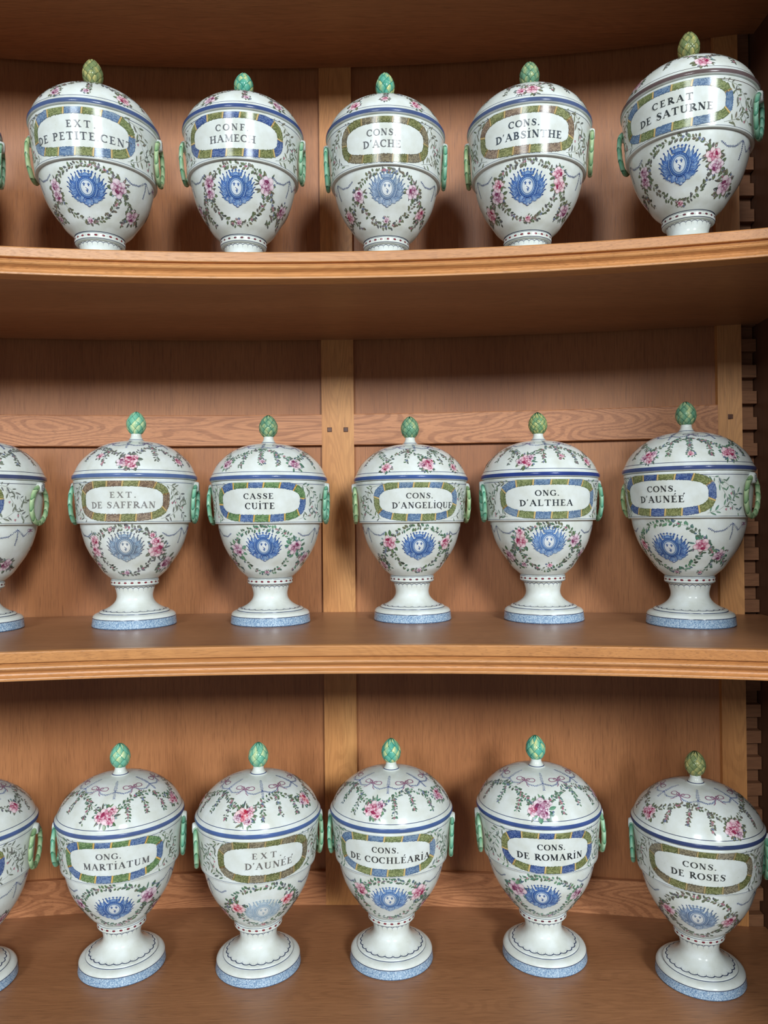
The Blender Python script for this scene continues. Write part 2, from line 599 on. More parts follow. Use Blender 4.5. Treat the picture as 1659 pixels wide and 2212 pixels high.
class Brush:
    def __init__(self, cv, rnd):
        self.cv, self.r = cv, rnd

    def leaf(self, fr, x, y, a, L, W, c1, c2=None, ink=(66, 74, 66), edge=1.0):
        c2 = c2 or mix(c1, (228, 232, 218), 0.3)
        ca, sa = math.cos(a), math.sin(a)
        shape = ((0.0, 0.15), (0.22, 0.8), (0.5, 1.0), (0.78, 0.72), (1.0, 0.06))

        def run(l, w, off):
            return [(x + ca * (t * l - off), y + sa * (t * l - off)) for t, _ in shape], [k * w for _, k in shape]
        if edge:
            p, w = run(L + 0.5 * edge, W + 0.6 * edge, 0.25 * edge)
            self.cv.strip(fr, p, w, ink)
        p, w = run(L, W, 0)
        self.cv.strip(fr, p, w, c1, two=c2)

    def blob(self, fr, x, y, rx, ry, a, c0, c1, ink=None, n=12, e=0.35):
        if ink:
            self.cv.bump -= .012
            self.cv.fan(fr, (x, y), ell(x, y, rx + e, ry + e, a, n), ink, ink)
            self.cv.bump += .012
        # light falls off towards one side of the petal in the painting
        ring = ell(x, y, rx, ry, a, n)
        self.cv.fan(fr, (x + 0.25 * rx * math.cos(a), y + 0.25 * rx * math.sin(a)), ring, c0,
                    [c1 if math.cos(2 * PI * i / n) < 0.4 else mix(c0, c1, 0.25) for i in range(n)])

    def rose(self, fr, R, pal):
        """full-blown rose: outer pale petals over a crimson heart"""
        r = self.r
        deep, rim, pale, ink = pal
        k = R / 10.0
        b0 = self.cv.bump
        self.cv.bump = b0 + .06
        a0 = r.uniform(0, 6.28)
        self.cv.fan(fr, (0, 0), [(R * 0.72 * math.cos(t) * r.uniform(.8, 1.1), R * 0.72 * math.sin(t) * r.uniform(.8, 1.1)) for t in (2 * PI * i / 12 for i in range(12))], deep, rim)
        n = 6
        for i in range(n):
            a = a0 + 2 * PI * i / n + r.uniform(-.3, .3)
            d = R * r.uniform(.5, .7)
            g = r.random()
            self.cv.bump += .03
            self.blob(fr, d * math.cos(a), d * math.sin(a), R * r.uniform(.3, .44), R * r.uniform(.28, .4), a, mix(pale, (246, 240, 242), .4), mix(rim, pale, .1 + .6 * g), mix(ink, rim, .4), e=.2 * k)
        for i in range(4):
            a = a0 + 1.1 + 2 * PI * i / 4 + r.uniform(-.3, .3)
            d = R * r.uniform(.2, .3)
            self.cv.bump += .03
            self.blob(fr, d * math.cos(a), d * math.sin(a), R * r.uniform(.26, .34), R * r.uniform(.2, .27), a, mix(pale, rim, r.choice((.1, .5))), rim if i % 2 else deep, deep, e=.25 * k)
        self.cv.bump += .03
        self.blob(fr, .05 * R, 0, R * .2, R * .14, a0, pale, rim, deep, e=.25 * k)
        b = a0 + r.uniform(0, 6)
        self.blob(fr, R * .42 * math.cos(b), R * .42 * math.sin(b), R * .3, R * .17, b + 1.4, mix(deep, rim, .3), deep, None)
        self.cv.bump = b0

    def bouquet(self, fr0, R, pal, gp, dens=1.0):
        """rose with leaves and berries round it"""
        r = self.r
        su, th, s, rot, sc = fr0
        n = int(9 * dens)
        a0 = r.uniform(0, 6)
        for i in range(n):
            a = a0 + 2 * PI * i / n + r.uniform(-.25, .25)
            d = R * r.uniform(.62, .9)
            if r.random() < .45:
                self.leaf(fr0, d * math.cos(a), d * math.sin(a), a + r.uniform(-.5, .5), R * r.uniform(.55, .8), R * r.uniform(.3, .46), r.choice(gp[:4]))
            else:
                for q in range(2):
                    self.leaf(fr0, d * math.cos(a), d * math.sin(a), a + r.uniform(-.9, .9), R * r.uniform(.5, .85), R * r.uniform(.14, .22), r.choice(gp), edge=.6)
        for i in range(int(4 * dens)):
            a = r.uniform(0, 6.28)
            d = R * r.uniform(1.0, 1.3)
            c = r.choice([(64, 86, 140), (96, 84, 110), (150, 110, 120), (110, 150, 160)])
            self.blob(fr0, d * math.cos(a), d * math.sin(a), 1.5, 1.3, a, mix(c, (235, 235, 235), .5), c, INK, 8)
        self.rose(fr0, R, pal)

    def sprig(self, su, path, gp, step=3.4, L=(3.2, 5.2), flower=None, stem=(110, 118, 100), drop=False, W=.5):
        """garland: thin stem with leaf pairs; path = list of (theta deg, z mm)"""
        r = self.r
        cv = self.cv
        P = np.array([(math.radians(t), su.s_at(z)) for t, z in path])
        # unroll to mm with the local radius
        loc = [(0.0, 0.0)]
        for a, b in zip(P[:-1], P[1:]):
            rr = su.at((a[1] + b[1]) / 2)[0]
            loc.append((loc[-1][0] + (b[0] - a[0]) * rr, loc[-1][1] + b[1] - a[1]))
        seg = np.concatenate([[0], np.cumsum([math.hypot(q[0] - p[0], q[1] - p[1]) for p, q in zip(loc[:-1], loc[1:])])])
        tot = seg[-1]
        n = max(2, int(tot / 2.0))
        for i in range(n):
            t0, t1 = tot * i / n, tot * (i + 1) / n
            A = [np.interp(t0, seg, P[:, j]) for j in (0, 1)]
            B = [np.interp(t1, seg, P[:, j]) for j in (0, 1)]
            fr = (su, A[0], A[1], 0, 1)
            rr = max(9.0, su.at(A[1])[0])
            cv.strip(fr, [(0, 0), ((B[0] - A[0]) * rr, B[1] - A[1])], .38, stem)
        t = r.uniform(.3, 1) * step
        while t < tot:
            A = [np.interp(t, seg, P[:, j]) for j in (0, 1)]
            B = [np.interp(min(tot, t + 1.0), seg, P[:, j]) for j in (0, 1)]
            C0 = [np.interp(max(0, t - 1.0), seg, P[:, j]) for j in (0, 1)]
            rr = max(9.0, su.at(A[1])[0])
            ang = math.atan2(B[1] - C0[1], (B[0] - C0[0]) * rr)
            fr = (su, A[0], A[1], 0, 1)
            if flower and r.random() < flower:
                c = r.choice([(150, 62, 92), (92, 80, 104), (70, 92, 140), (168, 96, 112), (120, 84, 90)])
                for q in range(3):
                    b = r.uniform(0, 6.28)
                    self.blob(fr, 1.1 * math.cos(b), 1.1 * math.sin(b), 1.5, 1.1, b, mix(c, (236, 230, 230), .55), c, INK, 7, .25)
            for sd in (-1, 1):
                if r.random() < .84:
                    b = ang + sd * r.uniform(.35, 1.5)
                    l = r.uniform(*L)
                    jx = r.uniform(.2, 2.0)
                    self.leaf(fr, jx * math.cos(b + .5 * sd), jx * math.sin(b + .5 * sd), b + r.uniform(-.3, .3), l, l * W * r.uniform(.8, 1.3), r.choice(gp), edge=.8)
            if W > .4 and r.random() < .3:
                b = ang + r.choice((-1, 1)) * 1.5
                q = r.uniform(2.5, 4.5)
                c = r.choice(gp)
                self.blob(fr, q * math.cos(b), q * math.sin(b), 1.15, .95, b, mix(c, (220, 224, 210), .5), c, (66, 70, 66), 7, .25)
            t += step * r.uniform(.75, 1.25)

    def swag(self, su, path, c, step=2.4, w=.55):
        """fine blue chain with ticks"""
        r = self.r
        pts = [(math.radians(a), su.s_at(z)) for a, z in path]
        tot = 0
        for a, b in zip(pts[:-1], pts[1:]):
            rr = max(9.0, su.at(a[1])[0])
            dx, dy = (b[0] - a[0]) * rr, b[1] - a[1]
            L = math.hypot(dx, dy)
            n = max(1, int(L / step))
            fr = (su, a[0], a[1], 0, 1)
            self.cv.strip(fr, [(0, 0), (dx, dy)], w, c)
            an = math.atan2(dy, dx)
            for i in range(n):
                x, y = dx * (i + .5) / n, dy * (i + .5) / n
                for sd in (-1, 1):
                    q = an + sd * .8
                    l = r.uniform(1.6, 2.8)
                    self.cv.strip(fr, [(x, y), (x + l * .5 * math.cos(q), y + l * .5 * math.sin(q)), (x + l * math.cos(q), y + l * math.sin(q))], [.2, 1.0, .15], c)

    def curve(self, fr, pts, w, c):
        q = smooth_poly(pts, 1.0)
        self.cv.strip(fr, [(float(x), float(y)) for x, y in q], w, c)

    def bow(self, fr, k, c):
        """two-looped ribbon bow with trailing ends"""
        for sd in (-1, 1):
            loop = [(0, 0), (sd * 2.2, 1.7), (sd * 4.8, 2.4), (sd * 6.2, 1.2), (sd * 5.6, -.5), (sd * 3.2, -.7), (0, 0)]
            self.curve(fr, [(x * k, y * k) for x, y in loop], .55 * k, c)
            loop = [(0, 0), (sd * 1.2, 1.9), (sd * 2.7, 1.7), (sd * 2.3, .4), (0, 0)]
            self.curve(fr, [(x * k, y * k) for x, y in loop], .45 * k, c)
            tail = [(0, 0), (sd * 1.6, -2.0), (sd * 2.0, -3.4), (sd * 3.4, -4.8)]
            self.curve(fr, [(x * k, y * k) for x, y in tail], .42 * k, c)
        self.blob(fr, 0, 0, .8 * k, .7 * k, 0, mix(c, (240, 230, 235), .3), c, None, 7)

    def crest(self, fr, pal):
        """crowned oval shield with three lilies before a trophy of flags"""
        cv, r = self.cv, self.r
        dk, md, pl, vp = pal
        back = []
        for i in range(40):
            a = 2 * PI * i / 40
            q = 1.0 if math.sin(a) < .35 else .72
            back.append((r.uniform(19, 24) * q * math.cos(a), r.uniform(17, 21) * q * math.sin(a) - 1.5))
        cv.fan(fr, (0, 0), back, md, [mix(md, pl, r.random()) for _ in back])
        for i in range(46):                                  # brushed folds of the trophy
            a = r.uniform(-3.6, .5)
            d = r.uniform(13, 21)
            self.leaf(fr, d * math.cos(a), d * .86 * math.sin(a) - 1, a + r.uniform(-.5, .5), r.uniform(3, 6), r.uniform(1, 2), r.choice((dk, pl, vp, dk)), r.choice((md, pl)), edge=0)
        cv.bump = .1
        for sd in (-1, 1):                                   # flags and lances fanned behind the shield
            for i, (bx, by, tx, ty) in enumerate(((4, -3, 13, 21.5), (6, -3, 18.5, 19.5), (8, -4, 23, 15), (9, -6, 26, 9.5), (9, -8, 27.5, 3.5), (8, -11, 27, -3.5), (6, -14, 24.5, -10.5))):
                bx, tx = bx * sd, tx * sd
                dx, dy = tx - bx, ty - by
                L = math.hypot(dx, dy)
                ux, uy = dx / L, dy / L
                px, py = -uy * sd, ux * sd                    # towards the crown side
                cv.bump += .012
                if i < 7:
                    a, b, w = .30, .88, 4.4
                    fl = [(bx + dx * a, by + dy * a), (bx + dx * (a + .2) - px * w * .9, by + dy * (a + .2) - py * w * .9),
                          (bx + dx * (a + .42) - px * w * .75, by + dy * (a + .42) - py * w * .75), (bx + dx * b, by + dy * b), (bx + dx * (a + .3) + px * 1.2, by + dy * (a + .3) + py * 1.2)]
                    cx, cy = sum(p[0] for p in fl) / 5, sum(p[1] for p in fl) / 5
                    cv.fan(fr, (cx, cy), fl, (md, pl, md)[i % 3], [dk if i % 2 else md, md, (pl, dk, md)[i % 3], dk, pl if i % 2 else md])
                    cv.bump += .03
                    cv.strip(fr, [(bx + dx * a, by + dy * a), (bx + dx * (a + .25) - px * w * .45, by + dy * (a + .25) - py * w * .45), (bx + dx * .8, by + dy * .8)], [.3, .8, .2], pl)
                    cv.strip(fr, [(bx + dx * (a + .05), by + dy * (a + .05)), (bx + dx * (a + .3) - px * w * .7, by + dy * (a + .3) - py * w * .7), (bx + dx * .78 - px * 1.2, by + dy * .78 - py * 1.2)], [.3, .6, .2], dk)
                    cv.bump -= .03
                cv.strip(fr, [(bx, by), (tx - ux * 2.5, ty - uy * 2.5)], .55, dk)
                cv.strip(fr, [(tx - ux * 3.4, ty - uy * 3.4), (tx - ux * 2.2, ty - uy * 2.2), (tx, ty)], [.6, 1.8, .1], dk)
            cv.bump = .24
            for i in range(9):                               # drapery and drums low at the sides
                a = -.35 - i * .11
                R0 = 25 - i * .9
                x, y = sd * R0 * .86 * math.cos(a), R0 * math.sin(a) * 1.05 - 1.5
                self.blob(fr, x * .86, y * .86, 3.2, 2.0, a * sd + (PI if sd < 0 else 0), (pl, md, vp)[i % 3], (md, dk)[i % 2], dk, 8, .3)
                cv.strip(fr, [(x * 1.0, y * 1.0), (x * 1.13, y * 1.13)], [.45, .15], md)
            self.blob(fr, sd * 10, -15, 5.2, 3.4, -.8 * sd, pl, md, dk, 9, .4)
            cv.strip(fr, [(sd * 13.5, 9), (sd * 15, 0), (sd * 12, -10), (sd * 6, -17)], [1.4, 2.2, 2.2, 1.2], dk, two=md)
            cv.strip(fr, [(sd * 12.4, 9), (sd * 13.6, 0), (sd * 10.8, -9), (sd * 5, -15)], [.5, .8, .8, .4], pl)
        cv.bump = .3
        for (rx, ry, c0, c1) in ((12.6, 14.6, dk, dk), (12.0, 14.0, pl, md), (10.1, 12.0, dk, dk), (9.5, 11.4, md, pl), (7.9, 9.9, dk, dk), (7.3, 9.3, (236, 238, 236), vp)):
            cv.bump += .05
            cv.fan(fr, (0, .5), ell(0, .5, rx, ry, 0, 26), c0, c1)
        cv.bump = .68
        for i in range(26):
            a = 2 * PI * i / 26
            cv.strip(fr, [(10.4 * math.cos(a), .5 + 12.3 * math.sin(a)), (11.7 * math.cos(a), .5 + 13.7 * math.sin(a))], .45, mix(md, dk, .5))
        lily = mix(dk, md, .35)
        for x, y in ((-2.9, 4.6), (3.0, 4.2), (.5, -3.9)):    # lilies
            self.leaf(fr, x, y - 2.2, PI / 2, 5.2, 1.5, lily, md, edge=0)
            for q in (-1, 1):
                cv.strip(fr, [(x, y - .8), (x + q * 1.0, y + .3), (x + q * 1.6, y + 1.3), (x + q * 2.2, y + .9)], [.5, .8, .7, .2], lily)
                cv.strip(fr, [(x, y - 1.2), (x + q * 1.1, y - 2.2)], [.5, .2], lily)
            cv.strip(fr, [(x - 1.0, y - 1.0), (x + 1.0, y - 1.0)], .45, lily)
        cv.strip(fr, [(-1.4, .8), (2.2, -2.2)], .8, lily)
        # crown
        cv.fan(fr, (0, 16.4), [(-7.6, 15.2), (7.6, 15.2), (9.2, 21), (4.6, 18.4), (0, 20.6), (-4.6, 18.4), (-9.2, 21)], pl, md)
        cv.strip(fr, [(-7.8, 15.6), (0, 14.8), (7.8, 15.6)], 1.9, dk, two=md)
        for i, x in enumerate((-8.6, -4.4, 0, 4.4, 8.6)):
            y = 22.3 - abs(x) * .14
            cv.strip(fr, [(x * .84, 16.4), (x, y)], [1.3, .5], dk)
            self.blob(fr, x, y + .5, 1.15, 1.15, 0, md, dk, None, 8)
            cv.strip(fr, [(x - 1.5, y + .4), (x + 1.5, y + .4)], .5, dk)
        cv.bump = .5
        # mask and scrolls under the shield
        self.blob(fr, 0, -18.5, 4.6, 4.0, 0, pl, md, dk, 10, .5)
        self.blob(fr, 0, -22.5, 2.8, 2.2, 0, vp, md, dk, 9, .5)
        for sd in (-1, 1):
            self.blob(fr, sd * 4.6, -20.5, 2.6, 1.7, .5 * sd, pl, md, dk, 8, .4)
        cv.bump = 0.0


# ------------------------------------------------------------------ serif capitals
TK, TN = .22, .075


def st(x, y0=0., y1=1., w=TK, top=True, bot=True):
    o = [([(x, y0), (x, (y0 + y1) / 2), (x, y1)], [w, w * .92, w])]
    if bot: o.append(([(x - .2, y0 + .02), (x + .2, y0 + .02)], .055))
    if top: o.append(([(x - .2, y1 - .02), (x + .2, y1 - .02)], .055))
    return o


def arc(cx, cy, rx, ry, a0, a1, thick=TK, thin=TN, n=16):
    p, w = [], []
    for i in range(n + 1):
        a = math.radians(a0 + (a1 - a0) * i / n)
        p.append((cx + rx * math.cos(a), cy + ry * math.sin(a)))
        w.append(thin + (thick - thin) * abs(math.cos(a)) ** 1.5)
    return [(p, w)]


def ln(x0, y0, x1, y1, w, w2=None):
    return [([(x0, y0), ((x0 + x1) / 2, (y0 + y1) / 2), (x1, y1)], [w, (w + (w2 or w)) / 2, w2 or w])]


def sf(x, y, h=.17):
    return [([(x - h, y), (x + h, y)], .055)]


E_ = st(.2) + ln(.2, .97, .6, .97, TN) + ln(.2, .52, .48, .52, TN) + ln(.2, .03, .62, .03, TN) + ln(.6, 1, .61, .76, .1, .03) + ln(.63, 0, .66, .26, .1, .03) + ln(.48, .4, .48, .64, .06)
GL = {
    'A': (ln(.1, .02, .44, .98, TN) + ln(.42, 1, .78, 0, TK) + ln(.2, .34, .62, .34, .06) + sf(.1, .02, .13) + sf(.78, .02), .92),
    'B': (st(.2) + arc(.26, .75, .3, .235, 90, -90) + arc(.26, .265, .37, .25, 90, -90), .76),
    'C': (arc(.46, .5, .38, .47, 48, 312) + ln(.73, .97, .73, .68, .05, .12), .84),
    'D': (st(.2) + arc(.24, .5, .5, .465, 90, -90), .86),
    'E': (E_, .74),
    'F': (st(.2) + ln(.2, .97, .6, .97, TN) + ln(.2, .5, .48, .5, TN) + ln(.6, 1, .61, .74, .1, .03) + ln(.48, .38, .48, .62, .06), .68),
    'G': (arc(.46, .5, .38, .47, 48, 318) + ln(.73, .97, .73, .68, .05, .12) + ln(.74, .05, .74, .42, TK * .9) + sf(.74, .42), .92),
    'H': (st(.2) + st(.74) + ln(.2, .5, .74, .5, .06), .96),
    'I': (st(.2), .42),
    'i': (st(.2, 0, .92) + [([(.13, 1.22), (.27, 1.22)], .15)], .42),
    'L': (st(.2) + ln(.2, .03, .64, .03, TN) + ln(.65, 0, .68, .28, .1, .03), .74),
    'M': (ln(.16, .02, .18, .98, TN) + ln(.18, 1, .52, .08, TK) + ln(.52, .08, .86, .98, TN) + ln(.88, 0, .88, 1, TK) + sf(.16, .02, .12) + sf(.88, .02) + sf(.13, .98, .1) + sf(.9, .98, .12), 1.08),
    'N': (ln(.17, .02, .17, .98, TN) + ln(.17, 1, .74, .02, TK) + ln(.74, .02, .74, .98, TN) + sf(.17, .02, .13) + sf(.12, .98, .1) + sf(.74, .98, .13), .92),
    'O': (arc(.46, .5, .38, .47, 0, 360, n=24), .92),
    'Q': (arc(.46, .5, .38, .47, 0, 360, n=24) + ln(.45, .12, .86, -.2, .1, .16), .92),
    'P': (st(.2) + arc(.26, .73, .34, .25, 90, -90), .74),
    'R': (st(.2) + arc(.26, .74, .33, .24, 90, -90) + ln(.34, .5, .78, .02, TK) + sf(.8, .02, .09), .84),
    'S': ([([(.64, .76), (.52, .93), (.34, .97), (.18, .86), (.17, .71), (.32, .57), (.5, .44), (.6, .3), (.54, .1), (.36, .02), (.2, .07), (.1, .24)],
            [.05, .07, .09, .15, .2, .24, .24, .2, .13, .08, .07, .05]), ([(.64, .98), (.64, .7)], [.04, .09]), ([(.1, .02), (.1, .3)], [.04, .09])], .74),
    'T': (st(.42, top=False) + ln(.06, .96, .78, .96, .08) + ln(.06, 1, .05, .72, .1, .03) + ln(.78, 1, .79, .72, .1, .03), .86),
    'U': (ln(.2, 1, .2, .3, TK) + arc(.46, .3, .26, .27, 180, 360, TK * .8) + ln(.72, .3, .72, .98, TN) + sf(.2, .98) + sf(.72, .98, .13), .92),
    'X': (ln(.14, 1, .72, .02, TK) + ln(.1, .02, .7, .98, TN) + sf(.1, .02, .13) + sf(.74, .02) + sf(.14, .98) + sf(.7, .98, .12), .86),
    "'": ([([(.14, 1.08), (.12, .95), (.04, .78)], [.15, .12, .03])], .24),
    '.': ([([(.04, .07), (.2, .07)], .15)], .26),
    ' ': ([], .42),
}
GL['É'] = (E_ + [([(.4, 1.12), (.56, 1.36)], [.05, .16])], .74)
GL['ë'] = (E_ + [([(.62, 1.1), (.74, 1.4)], [.05, .18])], .74)


def write(cv, su, text, a0, a1, z, h, c, tilt=0.0):
    """lettering along the band from angle a0 to a1 (deg), baseline z, cap height h mm"""
    r = su.at(su.s_at(z))[0]
    total = math.radians(a1 - a0) * r
    nat = sum(GL[ch][1] for ch in text) * h
    gaps = max(1, len(text) - 1)
    sx = min(1.25, max(.72, total / (nat + .1 * h * gaps)))
    gap = (total - nat * sx) / gaps
    x = math.radians(a0) * r
    fr = (su, 0.0, su.s_at(z), 0.0, 1.0)
    for ch in text:
        gl, ad = GL[ch]
        y0 = tilt * (x - math.radians((a0 + a1) / 2) * r)
        for p, w in gl:
            W = [k * h for k in w] if isinstance(w, list) else w * h
            cv.strip(fr, [(x + px * h * sx, y0 + py * h) for px, py in p], W, c)
        x += ad * h * sx + gap

# ------------------------------------------------------------------ the jars
BOWL = [(36.8, 77.6), (43.5, 83.3), (50.7, 90), (59.7, 102.8), (66.5, 112.5), (71.8, 121), (78.6, 135), (82.8, 148), (85.9, 160), (87.6, 170.6)]
FLANGE = [(87.6, 170.6), (88.6, 171.1), (91.3, 170.9), (92.3, 171.6), (92.6, 173.0)]
BAND = [(92.6, 173.0), (94.6, 195), (96.6, 217), (98.5, 238.0)]
RIM = [(98.5, 238.0), (98.8, 239.6), (98.2, 241.2), (96, 241.8), (0.01, 241.8)]
LID_LOW = [(0.01, 242.0), (96.0, 242.0), (99.6, 242.6), (100.8, 244.0), (101.2, 246.5), (100.8, 249.0), (99.6, 250.6)]
DOME = [(99.6, 250.6), (98.2, 252.6), (96.8, 255.4), (93.4, 263), (88.9, 270.8), (84.2, 276.8), (78, 283), (70.5, 289.5), (62, 295.3), (52, 300.5), (40, 304.7), (28, 307.3), (20, 308.4), (15.5, 309)]
KNOB = [(15.5, 309), (13, 310.4), (10.4, 313.4), (8.8, 317.2), (8.5, 320.2), (8.5, 322)]
COLLAR = [(0.01, 78.0), (36.5, 78.0), (38.0, 77.6), (38.6, 76.2), (38.7, 73.5), (38.6, 69.6), (38.0, 67.8), (36.4, 66.9), (33.4, 66.6)]
STEM = [(33.4, 66.6), (32.6, 64.8), (31.9, 62.0), (30.6, 57.5), (29.5, 52), (29.4, 47.5), (30.6, 42.6), (33.6, 37.8), (38.2, 33.4), (44, 29.6), (50, 26.6), (54.6, 25.4), (56.4, 24.0), (56.8, 22.2)]
STEP = [(56.8, 22.2), (58.2, 22.0), (62.5, 20.7), (65.6, 18.4), (67.0, 15.6), (67.3, 14.2)]
EDGE = [(67.3, 14.2), (67.7, 8), (68.3, 3), (68.4, .8), (67.6, 0.0)]
SOLE = [(67.6, 0.0), (0.01, 0.0)]

GREENS = [(62, 98, 62), (84, 114, 72), (58, 102, 84), (72, 112, 92), (94, 98, 74), (72, 76, 70), (62, 72, 84)]
OLIVE = [(90, 94, 66), (104, 104, 78), (74, 88, 62), (86, 106, 74), (98, 86, 74), (80, 76, 74), (72, 74, 82)]
GREY = [(96, 102, 92), (112, 116, 104), (84, 94, 84), (104, 120, 104), (92, 86, 92), (80, 84, 82), (96, 96, 112)]
SEA = [(56, 116, 92), (84, 140, 112), (60, 100, 84), (96, 142, 104), (66, 92, 116), (80, 96, 84), (70, 88, 70)]
PINK = ((142, 40, 76), (190, 100, 132), (235, 212, 219), (108, 56, 76))
PURPLE = ((116, 48, 84), (166, 106, 140), (228, 212, 222), (84, 58, 86))
CRIMSON = ((172, 38, 60), (206, 96, 118), (242, 212, 214), (126, 54, 70))
BLUE = ((40, 70, 134), (80, 116, 178), (150, 178, 212), (206, 218, 230))
MIDB = ((58, 92, 152), (104, 142, 196), (168, 192, 220), (212, 222, 232))
PALEB = ((142, 168, 192), (172, 194, 212), (198, 212, 222), (218, 226, 230))
SLATE = ((84, 104, 138), (126, 150, 182), (176, 192, 210), (212, 220, 226))
BROWNB = ((92, 94, 112), (128, 152, 178), (172, 190, 206), (212, 216, 218))
# wreath colours: A, B segments, tie
W_BLUE = ((54, 80, 150), (114, 122, 72), (198, 168, 108))
W_SOFT = ((92, 124, 172), (118, 132, 84), (198, 168, 110))
W_BROWN = ((132, 104, 86), (122, 128, 84), (180, 152, 100))
W_OLIVE = ((116, 102, 80), (104, 108, 64), (142, 122, 84))
W_TEAL = ((66, 98, 164), (92, 132, 84), (206, 164, 84))
# finial: leaf light, leaf mid, edge, rows, leaves a row
F_TEAL = ((214, 216, 150), (84, 172, 158), (18, 78, 62), 5, 7)
F_GREEN = ((180, 190, 138), (100, 150, 124), (32, 62, 48), 6, 8)
F_OLIVE = ((190, 180, 116), (116, 134, 92), (52, 58, 38), 6, 8)
F_FINE = ((190, 184, 116), (112, 152, 112), (32, 66, 50), 8, 10)
F_MINT = ((204, 218, 164), (112, 184, 160), (34, 92, 74), 5, 7)

